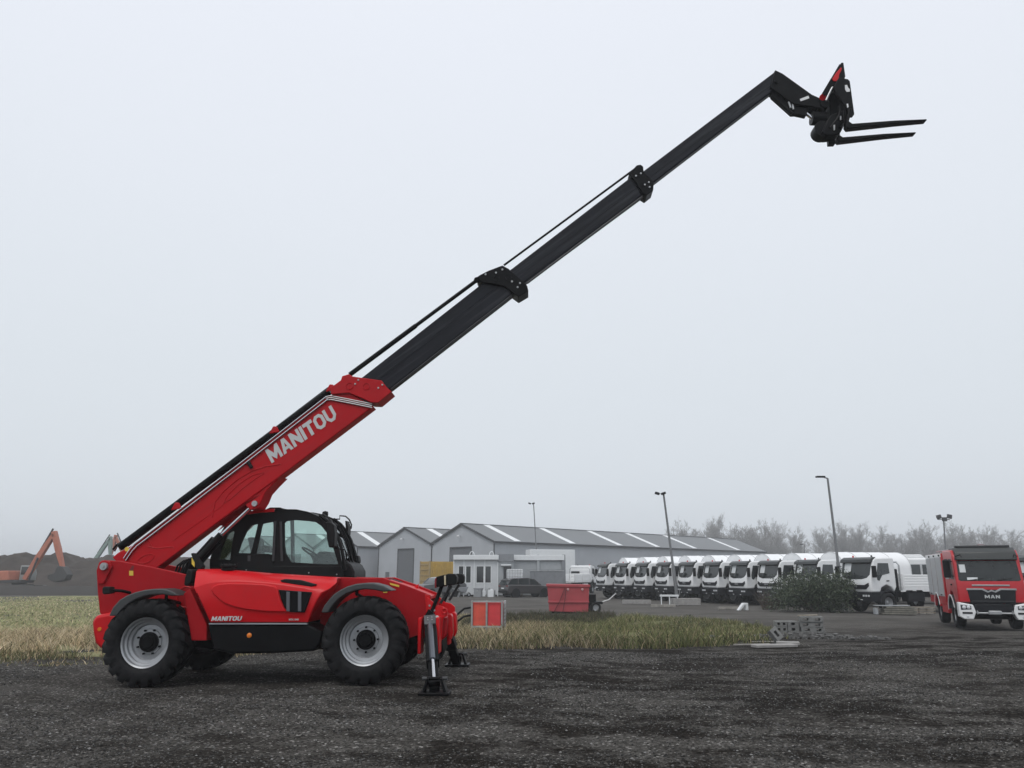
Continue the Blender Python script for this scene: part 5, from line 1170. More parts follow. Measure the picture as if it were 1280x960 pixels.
# ================================================================== white trucks (x forward, y left, z up, front at x = 0)
VIS = mat('dark_visor', (.022, .026, .026), .4, var=.1); BUMP = mat('dark_bumper', (.010, .011, .014), .6, spec=.2, var=.2); BADGE = mat('badge_grey', (.30, .31, .32), .4)
PAPER = mat('paper_sheet', (.62, .64, .65), .7); SCRN = mat('truck_windscreen', (.012, .016, .016), .10, var=.4, vscale=1.5, spec=.5)
MAR = mat('marker_red', (.45, .02, .02), .3)
def make_truck(kind):
    r = empty('truck')
    hw = 1.16
    cab = empty('cab', parent=r)
    side = [(-.02, 1.12), (.0, 1.45), (-.03, 1.78), (-.33, 2.82), (-.5, 2.93), (-1.72, 2.97), (-1.78, 2.85), (-1.8, 1.4), (-1.62, 1.12), (-1.45, 1.36), (-1.1, 1.5), (-.75, 1.36), (-.62, 1.12)]
    MB().prism(side, -hw, hw, 'y').build('cab_shell', WHT, cab, .07, 3)
    # windscreen with its drooping lower edge, on the raked front
    def onf(y, z):
        t = (z - 1.78) / (2.82 - 1.78); return Vector((-.03 - .30 * t, y, z))
    nrm = Vector((1.04, 0, .30)).normalized()
    pts = [(-1.06, 2.76), (1.06, 2.76), (1.04, 2.05), (.86, 1.88), (.5, 1.80), (-.5, 1.80), (-.86, 1.88), (-1.04, 2.05)]
    k = len(pts); fr = [onf(*p) + nrm * .018 for p in pts]; bk = [onf(*p) - nrm * .03 for p in pts]
    MB().add(fr + bk, [tuple(range(k)), tuple(range(2 * k - 1, k - 1, -1))] + [(i, (i + 1) % k, (i + 1) % k + k, i + k) for i in range(k)]).build('windscreen', SCRN, cab, .01)
    MB().add([onf(y, z) + nrm * .024 for y, z in ((-.85, 2.68), (-.35, 2.68), (-.35, 2.15), (-.85, 2.15))], [(0, 1, 2, 3)]).build('windscreen_sheet', PAPER, cab, smooth=False)
    for y in (-.5, .4): MB().tube([onf(y - .35, 1.9) + nrm * .03, onf(y + .3, 1.95) + nrm * .03], .015, 4).build('wiper', BLK, cab)
    MB().prism([(-.30, 2.70), (-.12, 2.68), (-.18, 2.86), (-.42, 2.98), (-.6, 2.98), (-.5, 2.90)], -1.12, 1.12, 'y').build('sun_visor', VIS, cab, .03, 2)
    # grille: dark band with upturned ends
    pts = [(-1.0, 1.62), (-.72, 1.50), (.72, 1.50), (1.0, 1.62), (1.02, 1.45), (.78, 1.27), (-.78, 1.27), (-1.02, 1.45)]
    MB().prism(pts, -.02, .025, 'x').build('grille', BUMP, cab, .015)
    letters('IVECO', (.028, -.26, 1.37), (0, 1, 0), (0, 0, 1), (1, 0, 0), .10, BADGE, cab, sx=.95)
    for y in (-1, 1):
        # side glass with dropped front corner
        MB().prism([(-.45, 2.02), (-.62, 2.66), (-1.35, 2.66), (-1.38, 2.12), (-.85, 2.02), (-.62, 1.72), (-.48, 1.76)], y * hw - .012, y * hw + .012, 'y').build('side_window', DKG, cab, .006)
        MB().box((-1.2, y * (hw + .015), 1.72), (.18, .04, .05)).build('door_handle', BLK, cab, .008)
        MB().box((-.12, y * (hw + .2), 2.2), (.16, .22, .62)).build('wing_mirror', BLK, cab, .03)
        MB().tube([(-.3, y * hw, 2.5), (-.12, y * (hw + .18), 2.5)], .02, 6).build('mirror_arm', BLK, cab)
        MB().lathe([(.05, 0), (.05, .08), (.03, .12), (0, .13)], (-.72, y * .68, 2.97), 'z', 10).build('beacon', VIS if y > 0 else MAR, cab)
    bm_ = MB().prism([(-.9, .62), (.03, .62), (.05, 1.08), (-.02, 1.13), (-.9, 1.13)], -1.15, 1.15, 'y').build('bumper', BUMP, r, .04)
    for y in (-1, 1):
        for q in (.62, .80, .98): MB().box((.055, y * q, .93), (.03, .13, .10)).build('headlight', LENS, bm_, .015)
        MB().box((.06, y * .45, .72), (.02, .16, .05)).build('fog_lamp', LENS, bm_, .008)
    MB().box((-4.0, 0, .95), (6.2, .8, .28)).build('chassis_frame', BUMP, r)
    for x in (-1.15, -5.3):
        for y in (-1, 1): wheel('wheel', (x, y * 1.0, .56), r, .56, .34, .29, y, agri=False, n=26, bolts=0)
    for y in (-1, 1):
        ar = arc(-1.15, .6, .66, 0, 180, 10) + arc(-1.15, .6, .58, 180, 0, 10)
        MB().prism(ar, y * 1.0 - .2, y * 1.0 + .19, 'y').build('wheel_arch', BUMP, r, .01)
        ar = arc(-5.3, .62, .66, 20, 160, 10) + arc(-5.3, .62, .62, 160, 20, 10)
        MB().prism(ar, y * 1.0 - .18, y * 1.0 + .2, 'y').build('mudguard', BUMP, r)
        MB().box((-3.2, y * .85, .85), (1.2, .5, .5)).build('fuel_tank' if y > 0 else 'locker', BUMP if y > 0 else WHT, r, .05)
    if kind == 'canopy':
        body = [(-1.22, 1.25), (1.22, 1.25), (1.22, 2.45)] + arc(0, 2.45, 1.22, 0, 180, 14, 1.02)[1:-1] + [(-1.22, 2.45)]
        cn = MB().prism(body, -7.4, -2.15, 'x').build('canopy', TARP, r, .06, 2, ang=45)
        a = arc(0, 2.45, 1.23, 0, 180, 14, 1.03)
        for x in (-2.14, -3.4, -4.7, -6.0, -7.38): MB().tube([(x, y, z) for y, z in [(1.23, 1.3)] + a + [(-1.23, 1.3)]], .02, 5).build('canopy_hoop', mat('tarp_seam', (.55, .56, .57), .6), cn)
        MB().box((-4.8, 0, 1.2), (5.3, 2.44, .12)).build('load_floor', WHT, r)
    else:
        MB().box((-4.75, 0, 1.28), (5.2, 2.44, .14)).build('load_floor', WHT, r, .01)
        for y in (-1, 1):
            for i in range(5): MB().box((-4.75, y * 1.2, 1.42 + .14 * i), (5.1, .05, .122)).build('side_board', WHT, r, .02)
            for x in (-2.2, -4.8, -7.3): MB().box((x, y * 1.22, 1.70), (.1, .09, .75)).build('stake', WHT, r, .01)
        for i in range(5): MB().box((-2.15, 0, 1.42 + .155 * i), (.05, 2.3, .135)).build('head_board', WHT, r, .02)
        MB().tube([(-2.1, -1.15, 1.2), (-2.1, -1.15, 2.55), (-2.1, -1.0, 2.72), (-2.1, 1.0, 2.72), (-2.1, 1.15, 2.55), (-2.1, 1.15, 1.2)], .045, 8).build('roll_hoop', STEEL, r)
        MB().box((-1.98, .55, 1.7), (.3, .9, 1.3)).build('air_filter_box', BUMP, r, .05)
        MB().prism([(-6.0, 1.2), (-4.6, 1.2), (-4.8, .55), (-5.9, .55)], 1.05, 1.2, 'y').build('side_guard', WHT, r, .02)
    return r
HD = R(74)
truckA = make_truck('canopy'); truckB = make_truck('flat')
def put_truck(t, X, Y, rotz): t.location = (X, Y, gz(X, Y)); t.rotation_euler = (0, 0, rotz)
rot_row = math.atan2(-math.cos(HD), -math.sin(HD))
names = ['white canopied truck at the far end of the row, by the white box body', 'second white canopied truck counted from the far end of the row', 'third white canopied truck counted from the far end of the row', 'white canopied truck just beyond the leaning lamp post', 'white canopied truck right behind the leaning lamp post', 'white canopied truck next to the leaning lamp post on its near side', 'white canopied truck third from the bush in the row', 'white canopied truck second from the bush with clear windscreen sheet', 'white canopied truck half hidden by bare twigs beside the bush', 'white canopied truck hidden behind the green bush']
for k in range(9):
    t = truckA if k == 0 else copy_tree(truckA)
    X = 7.75 + 1.33 * k + (.35 if k == 8 else 0); Y = 69.5 - 2.32 * k
    put_truck(t, X, Y, rot_row + R(random.uniform(-1.5, 1.5))); tag(t, names[k] if k != 7 else names[7], 'truck', 'white trucks parked in a row')
tag(truckB, 'white flatbed truck with dropside body parked beside the green bush', 'truck', 'white flatbed trucks')
p = at(1070, 745, 44.0); put_truck(truckB, p.x, 44.0, rot_row + R(4))
t2 = copy_tree(truckB); tag(t2, 'white flatbed truck standing beyond the red skip and white box body', 'truck', 'white flatbed trucks')
p = at(733, 742, 88.0); put_truck(t2, p.x, 88.0, R(66))

# ================================================================== buses behind the flatbed
def bus(px, Y, rot, L, label, ac):
    p_ = at(px, 740, Y); r = empty('bus', (p_.x, Y, gz(p_.x, Y)), (0, 0, rot)); tag(r, label, 'bus', 'white buses behind the trucks')
    MB().prism([(0, .45), (.05, 2.75), (-.35, 3.2), (-L, 3.2), (-L, .45)], -1.22, 1.22, 'y').build('body', WHT, r, .15, 3)
    n = int((L - 2.2) / 1.45)
    for y in (-1, 1):
        MB().box((-L / 2 - .3, y * 1.215, 2.32), (L - 1.6, .03, .92)).build('window_band', mat('bus_trim', (.5, .51, .52), .4), r)
        for i in range(n): MB().box((-1.7 - 1.45 * i, y * 1.235, 2.32), (1.3, .03, .82)).build('window', DKG, r, .03)
        for x in (-2.2, -L + 2.4): wheel('wheel', (x, y * 1.05, .48), r, .48, .3, .27, y, agri=False, n=20, bolts=0)
    MB().prism([(-1.05, 1.2), (1.05, 1.2), (1.05, 2.5), (-1.05, 2.5)], .02, .05, 'x').build('windscreen', DKG, r, .03)
    if ac: MB().prism([(-2.2, 3.2), (-2.6, 3.45), (-5.6, 3.45), (-5.9, 3.2)], -.85, .85, 'y').build('roof_unit', WHT, r, .06)
    else: MB().prism([(-1.0, 3.2), (-1.5, 3.45), (-L + .6, 3.5), (-L + .2, 3.2)], -.9, .9, 'y').build('roof_pod', WHT, r, .08)
    return r
bus(1052, 58, R(178), 11, 'white bus showing its dark side windows behind the flatbed truck', True)
bus(1000, 62, R(180), 8.0, 'white bus with raised roof pod behind the green bush', False)

# ================================================================== fire engine
FR = mat('fire_red', (.46, .010, .018), .32, var=.06, coat=.25, spec=.35, dirt=.08, dirtcol=(.2, .03, .03)); SHUT = mat('alu_shutter', (.46, .47, .48), .45, metal=.25, var=.06)
FG = glass('fire_glass', (.42, .48, .48))
def fire_engine():
    r = empty('fire_engine'); tag(r, 'red fire engine with black visor, white bumper corners and silver side shutters', 'fire engine')
    hw = 1.22; cab = empty('cab', parent=r)
    side = [(0, 1.12), (.02, 1.75), (-.02, 1.95), (-.30, 3.0), (-.55, 3.22), (-2.6, 3.24), (-2.65, 1.0), (-2.2, .95), (-2.05, 1.25), (-1.7, 1.52), (-1.3, 1.52), (-.95, 1.25), (-.82, 1.05)]
    MB().prism(side, -hw, hw, 'y').build('cab_shell', FR, cab, .06, 3)
    def onf(y, z): t = (z - 1.95) / 1.05; return Vector((-.02 - .28 * t, y, z))
    nr = Vector((1.05, 0, .28)).normalized()
    def fp(pts, th, nm, m_, par=cab, bv=.01):
        k = len(pts); a = [onf(*p) + nr * th for p in pts]; b = [onf(*p) - nr * .03 for p in pts]
        return MB().add(a + b, [tuple(range(k)), tuple(range(2 * k - 1, k - 1, -1))] + [(i, (i + 1) % k, (i + 1) % k + k, i + k) for i in range(k)]).build(nm, m_, par, bv)
    fp([(-1.08, 2.78), (1.08, 2.78), (1.12, 2.0), (1.04, 1.96), (-1.04, 1.96), (-1.12, 2.0)], .012, 'windscreen', SCRN)
    fp([(-1.14, 2.82), (1.14, 2.82), (1.10, 3.04), (-1.10, 3.04)], .05, 'visor_lower', VIS)
    MB().prism([(-.20, 2.80), (-.10, 2.80), (-.2, 3.12), (-.5, 3.32), (-1.5, 3.33), (-1.5, 3.2), (-.5, 3.18)], -1.12, 1.12, 'y').build('roof_visor', VIS, cab, .04)
    for y in (-1.0, 1.0): MB().box((-.3, y, 3.12), (.1, .22, .1)).build('marker_lamp', GRYP, cab, .02)
    MB().box((-.7, 0, 3.37), (.35, 2.0, .09)).build('light_bar', GRYP, cab, .03)
    fp([(-1.02, 2.62), (-.80, 2.62), (-.80, 2.3), (-1.02, 2.3)], .018, 'windscreen_sticker', PAPER, bv=0)
    fp([(-.80, 2.10), (-.42, 2.10), (-.42, 2.0), (-.80, 2.0)], .018, 'permit_card', PAPER, bv=0)
    for y in (-.75, .25): MB().tube([onf(y, 1.98) + nr * .03, onf(y + .55, 2.06) + nr * .03], .014, 4).build('wiper', BLK, cab)
    # grille with bright upper wings and maker's letters
    MB().prism([(-.86, 1.62), (.86, 1.62), (.80, 1.08), (-.80, 1.08)], -.01, .05, 'x').build('grille', BUMP, cab, .02)
    MB().prism([(-.9, 1.60), (-.88, 1.67), (-.30, 1.67), (-.12, 1.56), (0, 1.62), (.12, 1.56), (.30, 1.67), (.88, 1.67), (.9, 1.60), (.34, 1.61), (.14, 1.50), (0, 1.555), (-.14, 1.50), (-.34, 1.61)], .03, .065, 'x').build('grille_wing', STEEL, cab, .004)
    MB().box((.035, 0, 1.79), (.03, 1.35, .06)).build('bright_strip', STEEL, cab, .01)
    letters('MAN', (.055, -.27, 1.28), (0, 1, 0), (0, 0, 1), (1, 0, 0), .13, LET, cab, sx=1.15, gap=.2)
    for z in (1.17,): MB().box((.055, 0, z), (.02, 1.5, .03)).build('grille_bar', GRYP, cab)
    for y in (-1, 1):
        MB().prism([(-.5, 2.02), (-.62, 2.86), (-1.25, 2.88), (-1.25, 2.02)], y * hw - .01, y * hw + .012, 'y').build('side_window', DKG, cab, .01)
        MB().prism([(-1.42, 2.02), (-1.42, 2.88), (-2.3, 2.88), (-2.3, 2.02)], y * hw - .01, y * hw + .012, 'y').build('side_window', DKG, cab, .01)
        MB().box((-1.15, y * (hw + .02), 1.8), (.2, .04, .06)).build('door_handle', BLK, cab)
        MB().box((-.2, y * (hw + .26), 2.45), (.2, .26, .72)).build('wing_mirror', BLK, cab, .04)
        for z in (2.75, 2.15): MB().tube([(-.35, y * hw, z), (-.2, y * (hw + .22), z)], .022, 6).build('mirror_arm', BLK, cab)
        MB().tube([(-.12, y * (hw - .1), 2.95), (.12, y * (hw - .25), 3.02), (.14, y * (hw - .3), 2.9)], .02, 6).build('kerb_mirror_arm', BLK, cab)
        # white bumper corner with lamp cut-outs
        bc = MB().prism([(y * .74, 1.02), (y * 1.26, 1.12), (y * 1.27, .55), (y * 1.1, .45), (y * .78, .45), (y * .66, .72)], -.35, .12, 'x').build('bumper_corner', WHT, r, .03)
        MB().prism([(y * .82, .98), (y * 1.2, 1.02), (y * 1.2, .82), (y * .82, .84)], .1, .135, 'x').build('headlight', mat('dark_lamp', (.05, .055, .06), .12, coat=.6), bc, .01)
        for q in (.92, 1.08): MB().lathe([(.07, 0), (.05, .015), (0, .018)], (.135, y * q, .92), 'x', 12).build('lamp_lens', LENS, bc)
        MB().box((.12, y * .98, .70), (.05, .36, .07)).build('air_slot', BUMP, bc, .01); MB().lathe([(.05, 0), (.04, .015), (0, .02)], (.12, y * .98, .56), 'x', 10).build('fog_lamp', LENS, bc)
    MB().prism([(-.75, .62), (.75, .62), (.68, 1.06), (-.68, 1.06)], -.3, .07, 'x').build('winch_panel', BUMP, r, .03)
    MB().box((.12, 0, .72), (.16, .46, .16)).build('winch', STEEL, r, .03); MB().cyl((.12, -.65, .70), (.12, .65, .70), .035, 8).build('winch_bar', STEEL, r)
    for y in (-.62, .62): MB().tube([(.1, y, .78), (.2, y, .76), (.2, y, .68), (.1, y, .66)], .025, 6).build('tow_shackle', STEEL, r)
    MB().box((-3.6, 0, .85), (6.6, .9, .3)).build('chassis_frame', BLK, r); MB().cyl((-1.5, -.9, .55), (-1.5, .9, .55), .16, 12).build('front_axle', BLK, r)
    MB().box((-.9, 0, .8), (1.0, 1.1, .5)).build('engine_sump', BLK, r, .05)
    for x in (-1.5, -5.2):
        for y in (-1, 1):
            wheel('wheel', (x, y * 1.03, .56), r, .56, .38, .29, y, agri=False, n=30, bolts=8)
            ar = arc(x, .6, .78, 15, 165, 12) + arc(x, .6, .66, 165, 15, 12)
            MB().prism(ar, y * 1.08 - .2, y * 1.08 + .2, 'y').build('wheel_arch', FR if x < -3 else GRYP, r, .02)
            ar = arc(x, .6, .80, 20, 170, 12) + arc(x, .6, .74, 170, 20, 12)
            MB().prism(ar, y * 1.285 - .012, y * 1.285 + .012, 'y').build('arch_trim', WHT, r, .004)
    # equipment body
    bd = MB().prism([(-2.85, 1.15), (-2.85, 3.15), (-7.4, 3.15), (-7.4, .9), (-6.0, .9), (-5.9, 1.35), (-4.5, 1.35), (-4.4, .9), (-2.95, .9)], -1.25, 1.25, 'y').build('equipment_body', FR, r, .03)
    MB().prism([(-2.85, 1.0), (-2.85, .55), (-4.3, .55), (-4.3, 1.0)], -1.22, 1.22, 'y').build('lower_locker', FR, r, .02)
    for y in (-1, 1):
        for i in range(3):
            x0 = -2.98 - 1.47 * i
            sh = MB().box((x0 - .69, y * 1.262, 2.12), (1.32, .03, 1.72)).build('roller_shutter', SHUT, r, .006)
            for q in range(8): MB().box((x0 - .69, y * 1.28, 1.36 + .21 * q), (1.30, .012, .03)).build('shutter_slat', SHUT, sh)
            MB().box((x0 - .69, y * 1.285, 1.32), (.3, .03, .05)).build('shutter_handle', BLK, sh)
            MB().box((x0 - .15, y * 1.29, 3.05), (.1, .05, .08)).build('side_lamp', BLK, r, .01)
        MB().box((-5.1, y * 1.255, 3.06), (4.5, .02, .16)).build('top_band', WHT, r)
    MB().prism([(-2.66, 1.1), (-2.84, 1.1), (-2.84, 3.1), (-2.66, 3.1)], -1.1, 1.1, 'y').build('cab_gaiter', BLK, r)
    MB().box((-5.0, .55, 3.3), (3.6, .8, .28)).build('roof_box', mat('roof_box_grey', (.2, .2, .21), .5), r, .03)
    MB().box((-3.4, .95, 3.25), (.5, .4, .45)).build('roof_locker', mat('dull_maroon', (.12, .06, .06), .5), r, .03)
    for y in (-.75, -.35): MB().tube([(-7.2, y, 3.32), (-3.2, y, 3.32)], .03, 6).build('ladder_rail', STEEL, r)
    for i in range(10): MB().cyl((-3.4 - .4 * i, -.75, 3.32), (-3.4 - .4 * i, -.35, 3.32), .018, 6).build('ladder_rung', STEEL, r)
    MB().tube([(-2.2, .4, 3.3), (-2.2, .4, 3.5), (-2.0, .1, 3.5), (-2.0, .1, 3.3)], .03, 6).build('roof_rail', STEEL, r)
    # open passenger door edge
    return r
fe = fire_engine()
bt = R(20); p = at(1201, 770, 29.3)
hd = Vector((-math.sin(bt), -math.cos(bt), 0)); lf = Vector((-hd.y, hd.x, 0))      # heading, left of the driver
# the viewer's left front corner is the vehicle's right front corner
FS = .89
c_ = Vector((p.x, 29.3, 0)) + lf * 1.22 * FS; fe.scale = (FS, FS, FS)
fe.location = (c_.x, c_.y, gz(c_.x, c_.y)); fe.rotation_euler = (0, 0, math.atan2(hd.y, hd.x))
# another white truck just beyond the fire engine
t3 = copy_tree(truckB); tag(t3, 'white flatbed truck partly seen beyond the far flank of the fire engine', 'truck', 'white flatbed trucks')
p = at(1292, 740, 37); put_truck(t3, p.x, 37, rot_row + R(-8))

# ================================================================== estate car and pickup
def car(name, label, paint, kind, loc, rotz):
    r = empty(name, loc, (0, 0, rotz)); tag(r, label, 'pickup' if kind == 'pickup' else 'car')
    hw = .93
    if kind == 'suv':
        body = [(2.3, .45), (2.33, .75), (2.2, .95), (1.1, 1.08), (-2.2, 1.12), (-2.32, .9), (-2.33, .5), (-2.2, .32), (2.1, .3)]
        gh = [(1.2, 1.06), (.45, 1.58), (-.2, 1.68), (-1.7, 1.64), (-2.05, 1.5), (-2.28, 1.08)]
        roof = [(.42, 1.585), (-.2, 1.695), (-1.7, 1.66), (-2.15, 1.5), (-2.15, 1.45), (-1.7, 1.6), (-.2, 1.64), (.45, 1.53)]
        pill = [((1.2, 1.06), (.42, 1.6)), ((.0, 1.08), (-.05, 1.67)), ((-1.15, 1.1), (-1.2, 1.65)), ((-2.28, 1.1), (-1.95, 1.55))]
    else:
        body = [(2.5, .55), (2.53, .95), (2.4, 1.12), (1.3, 1.2), (-2.5, 1.2), (-2.6, 1.1), (-2.6, .6), (-2.4, .42), (2.3, .42)]
        gh = [(1.3, 1.18), (.7, 1.7), (.2, 1.8), (-.8, 1.8), (-1.0, 1.18)]
        roof = [(.68, 1.70), (.2, 1.815), (-.8, 1.815), (-.9, 1.75), (-.8, 1.75), (.2, 1.75), (.7, 1.65)]
        pill = [((1.3, 1.18), (.68, 1.72)), ((.2, 1.18), (.15, 1.8)), ((-1.0, 1.18), (-.82, 1.8))]
    bd = MB().prism(body, -hw, hw, 'y').build('body', paint, r, .09, 3)
    MB().prism(gh, -hw + .12, hw - .12, 'y').build('glasshouse', DKG, r, .05, 2)
    MB().prism(roof, -hw + .10, hw - .10, 'y').build('roof', paint, r, .02)
    for y in (-1, 1):
        for a, b in pill: MB().tube([(a[0], y * (hw - .07), a[1]), (b[0], y * (hw - .13), b[1])], .045, 6).build('pillar', paint, r)
        MB().box((.85, y * (hw + .1), 1.18), (.12, .2, .15)).build('wing_mirror', paint, r, .03)
        for x in (1.5, -1.45):
            MB().cyl((x, y * (hw - .25), .36), (x, y * (hw + .005), .36), .43, 24).build('wheel_arch', BLK, r)
            wheel('wheel', (x, y * (hw - .10), .36), r, .36, .22, .24, y, agri=False, n=24, bolts=5)
        for x in (.5, -.6): MB().box((x, y * hw, .98), (.16, .03, .03)).build('door_handle', paint, bd)
        MB().box((-2.3 if kind == 'suv' else -2.58, y * .74, .98), (.08, .3, .12)).build('tail_light', mat('tail_red', (.16, .02, .02), .3), r, .02)
        MB().box((2.3 if kind == 'suv' else 2.5, y * .68, .86), (.08, .36, .14)).build('headlight', LENS, r, .03)
    MB().box((-2.33 if kind == 'suv' else -2.6, 0, .5), (.1, 1.7, .2)).build('rear_bumper', BLK, r, .03); MB().box((2.34 if kind == 'suv' else 2.52, 0, .6), (.08, 1.2, .3)).build('grille', BLK, r, .02)
    MB().box((-2.345 if kind == 'suv' else -2.62, 0, .78), (.02, .5, .11)).build('number_plate', WHTP, r)
    if kind == 'pickup': MB().prism([(-2.45, 1.21), (-1.15, 1.21), (-1.15, 1.26), (-2.45, 1.26)], -.85, .85, 'y').build('load_cover', BLK, r)
    return r
p = at(655, 742, 74.5); car('estate_car', 'dark grey estate car parked in front of the storage block', mat('graphite_paint', (.035, .032, .033), .3, coat=.5, var=.1), 'suv', (p.x + .1, 73.5, gz(p.x, 73.5)), R(28))
p = at(550, 742, 76); car('pickup_truck', 'dark grey pickup parked before the yellow container, behind the machine headlight', mat('slate_paint', (.10, .105, .11), .3, coat=.5, var=.1), 'pickup', (p.x, 75, gz(p.x, 75)), R(222))

# ================================================================== excavators
EOR = mat('faded_orange', (.44, .15, .095), .6, var=.15, vscale=1.5, dirt=.25); EGR = mat('grey_green_paint', (.20, .27, .24), .6, var=.12); EDK = mat('dark_machine', (.05, .05, .052), .7, var=.2)
def excavator(loc, rotz, body_m, arm_m, stick_m, elbow, tip, label, s=1.0):
    r = empty('excavator', loc, (0, 0, rotz)); tag(r, label, 'excavator', 'excavators by the earth mound')
    for y in (-1.15, 1.15):
        tr = [(-2.0, .9), (2.0, .9)] + arc(2.0, .45, .45, 90, -90, 6)[1:-1] + [(2.0, 0), (-2.0, 0)] + arc(-2.0, .45, .45, 270, 90, 6)[1:-1]
        t_ = MB().prism(tr, y - .3, y + .3, 'y').build('track', EDK, r, .03)
        for i in range(6): MB().cyl((-1.8 + .72 * i, y - .33, .4), (-1.8 + .72 * i, y + .33, .4), .2, 10).build('roller', EDK, t_)
    MB().box((0, 0, .75), (2.2, 1.8, .5)).build('undercarriage', EDK, r, .03); MB().cyl((0, 0, .9), (0, 0, 1.15), .7, 18).build('slew_ring', EDK, r)
    MB().box((-.9, 0, 1.3), (3.4, 2.5, .3)).build('deck', EDK, r, .03)
    MB().prism([(-2.9, 1.2), (-2.6, 2.35), (-.6, 2.4), (-.3, 1.45), (-2.4, 1.2)], -1.25, 1.25, 'y').build('engine_house', body_m, r, .08)
    MB().prism([(-3.1, 1.15), (-3.1, 2.1), (-2.75, 2.2), (-2.75, 1.15)], -1.2, 1.2, 'y').build('counterweight', body_m, r, .08)
    cb = MB().prism([(-.25, 1.4), (-.25, 2.95), (.75, 2.95), (1.05, 2.2), (1.0, 1.4)], .25, 1.2, 'y').build('cab', mat('cab_grey', (.25, .26, .26), .5), r, .06)
    for y in (.245, 1.205): MB().prism([(-.1, 2.0), (-.1, 2.8), (.65, 2.8), (.88, 2.2), (.88, 2.0)], y - .01, y + .01, 'y').build('window', DKG, cb)
    def limb(a, b, wa, wb, nm, m_, mid=None):
        a, b = Vector((a[0], a[1])), Vector((b[0], b[1])); d = (b - a).normalized(); n_ = Vector((-d.y, d.x))
        pl = [a + n_ * wa * .5, (a + b) / 2 + n_ * (mid or wa), b + n_ * wb * .5, b - n_ * wb * .5, (a + b) / 2 + n_ * ((mid or wa) - max(wa, wb) * 1.25), a - n_ * wa * .5]
        return MB().prism([tuple(p_) for p_ in pl], -.27, .27, 'y').build(nm, m_, r, .03)
    foot = (.6, 1.5)
    limb(foot, elbow, .45, .34, 'boom', arm_m, .35); limb((elbow[0] - .05, elbow[1] + .3), tip, .42, .28, 'stick', stick_m, .25)
    MB().cyl((1.2, -.35, 1.5), ((foot[0] + elbow[0]) / 2, -.35, (foot[1] + elbow[1]) / 2 - .1), .1, 8).build('boom_cylinder', EDK, r)
    MB().cyl(((foot[0] + elbow[0]) / 2, 0, (foot[1] + elbow[1]) / 2 + .75), (elbow[0] - .2, 0, elbow[1] + .6), .1, 8).build('stick_cylinder', EDK, r)
    bx_, bz_ = tip
    MB().prism([(bx_ - .25, bz_ + .15), (bx_ + .3, bz_ + .05), (bx_ + .9, bz_ - .75), (bx_ + .7, bz_ - 1.3), (bx_ - .3, bz_ - 1.55), (bx_ - 1.1, bz_ - 1.2), (bx_ - 1.15, bz_ - .8), (bx_ - .5, bz_ - .6)], -.6, .6, 'y').build('bucket', EDK, r, .04)
    r.scale = (s, s, s); return r
K = 84 / 962 * .985
p = at(22, 741, 84); p.z = gz(p.x, 84)
def lx(px, py): return ((px - 22) * K, (741 - py) * K - .0)
excavator(p, 0, EOR, EOR, EOR, lx(57, 669), lx(73, 709), 'faded orange excavator working in front of the dark earth mound')
K2 = 126 / 962
p = at(100, 717, 126); p.z = gz(p.x, 126)
excavator(p, 0, EGR, EGR, EGR, ((132 - 100) * K2, (717 - 673.5) * K2 + 1.9), ((134 - 100) * K2, (717 - 694) * K2 + 1.9), 'excavator with grey green arm showing above the earth mound')
p = at(172, 717, 128); p.z = gz(p.x, 128)
excavator(p, math.pi, EOR, EOR, EOR, ((172 - 140) * K2 * 1.016, (717 - 671) * K2 + 1.9), ((172 - 136) * K2 * 1.016, (717 - 696) * K2 + 1.9), 'excavator whose upright orange stick shows right behind the red machine tail')
# ================================================================== bare wood behind the trucks
BARK = mat('haze_paled_bark', (.23, .222, .21), .95, var=.2, vscale=.6, spec=.1)  # bark paled: fading by far haze is put into the colour
def tree_meshes(seed, H):
    rnd = random.Random(seed); trunk = MB(); crown = MB()
    def branch(mb, p, d, L, r, lev):
        n = 3 if lev > 1 else 4; pts = [p]; q = p.copy(); dd = d.copy()
        for i in range(n):
            dd = (dd + Vector((rnd.uniform(-1, 1), rnd.uniform(-1, 1), rnd.uniform(-.35, .6))) * (.10 if lev == 0 else .22)).normalized(); q = q + dd * (L / n); pts.append(q.copy())
        r1 = r * (.42 if lev == 0 else .35); rs = [r + (r1 - r) * i / n for i in range(n + 1)]
        mb.tube(pts, [max(x, .012) for x in rs], 6 if lev == 0 else 3, lev == 0)
        if lev >= 4: return
        k = (15, 7, 6, 5)[lev]
        for j in range(k):
            t = (.25 + .75 * (j + rnd.random()) / k) if lev == 0 else (.2 + .8 * (j + rnd.random()) / k)
            f = t * n; i = min(n - 1, int(f)); bp = pts[i].lerp(pts[i + 1], f - i)
            az = rnd.uniform(0, 6.283); sp_ = rnd.uniform(.45, .95)
            ax = dd.orthogonal().normalized(); ax2 = dd.cross(ax)
            nd = (dd * math.cos(sp_) + (ax * math.cos(az) + ax2 * math.sin(az)) * math.sin(sp_) + Vector((0, 0, .25))).normalized()
            branch(crown, bp, nd, L * rnd.uniform(.34, .55) * (1.12 - .45 * t if lev == 0 else 1), max(.010, rs[i] * .55), lev + 1)
    branch(trunk, Vector((0, 0, -.1)), Vector((0, 0, 1)), H * .86, H * .013, 0)
    return trunk, crown
protos = []
for s in range(4):
    a, b = tree_meshes(40 + s, 13.0)
    r = empty('bare_tree'); a.build('trunk', BARK, r); b.build('crown', BARK, r, smooth=False); protos.append(r)
GT = 'leafless trees of the misty wood'
used = [False] * 4; cnt = 0
rowdef = [(290, 4.2, 1.34), (312, 5.0, 1.46), (338, 6.2, 1.58)]
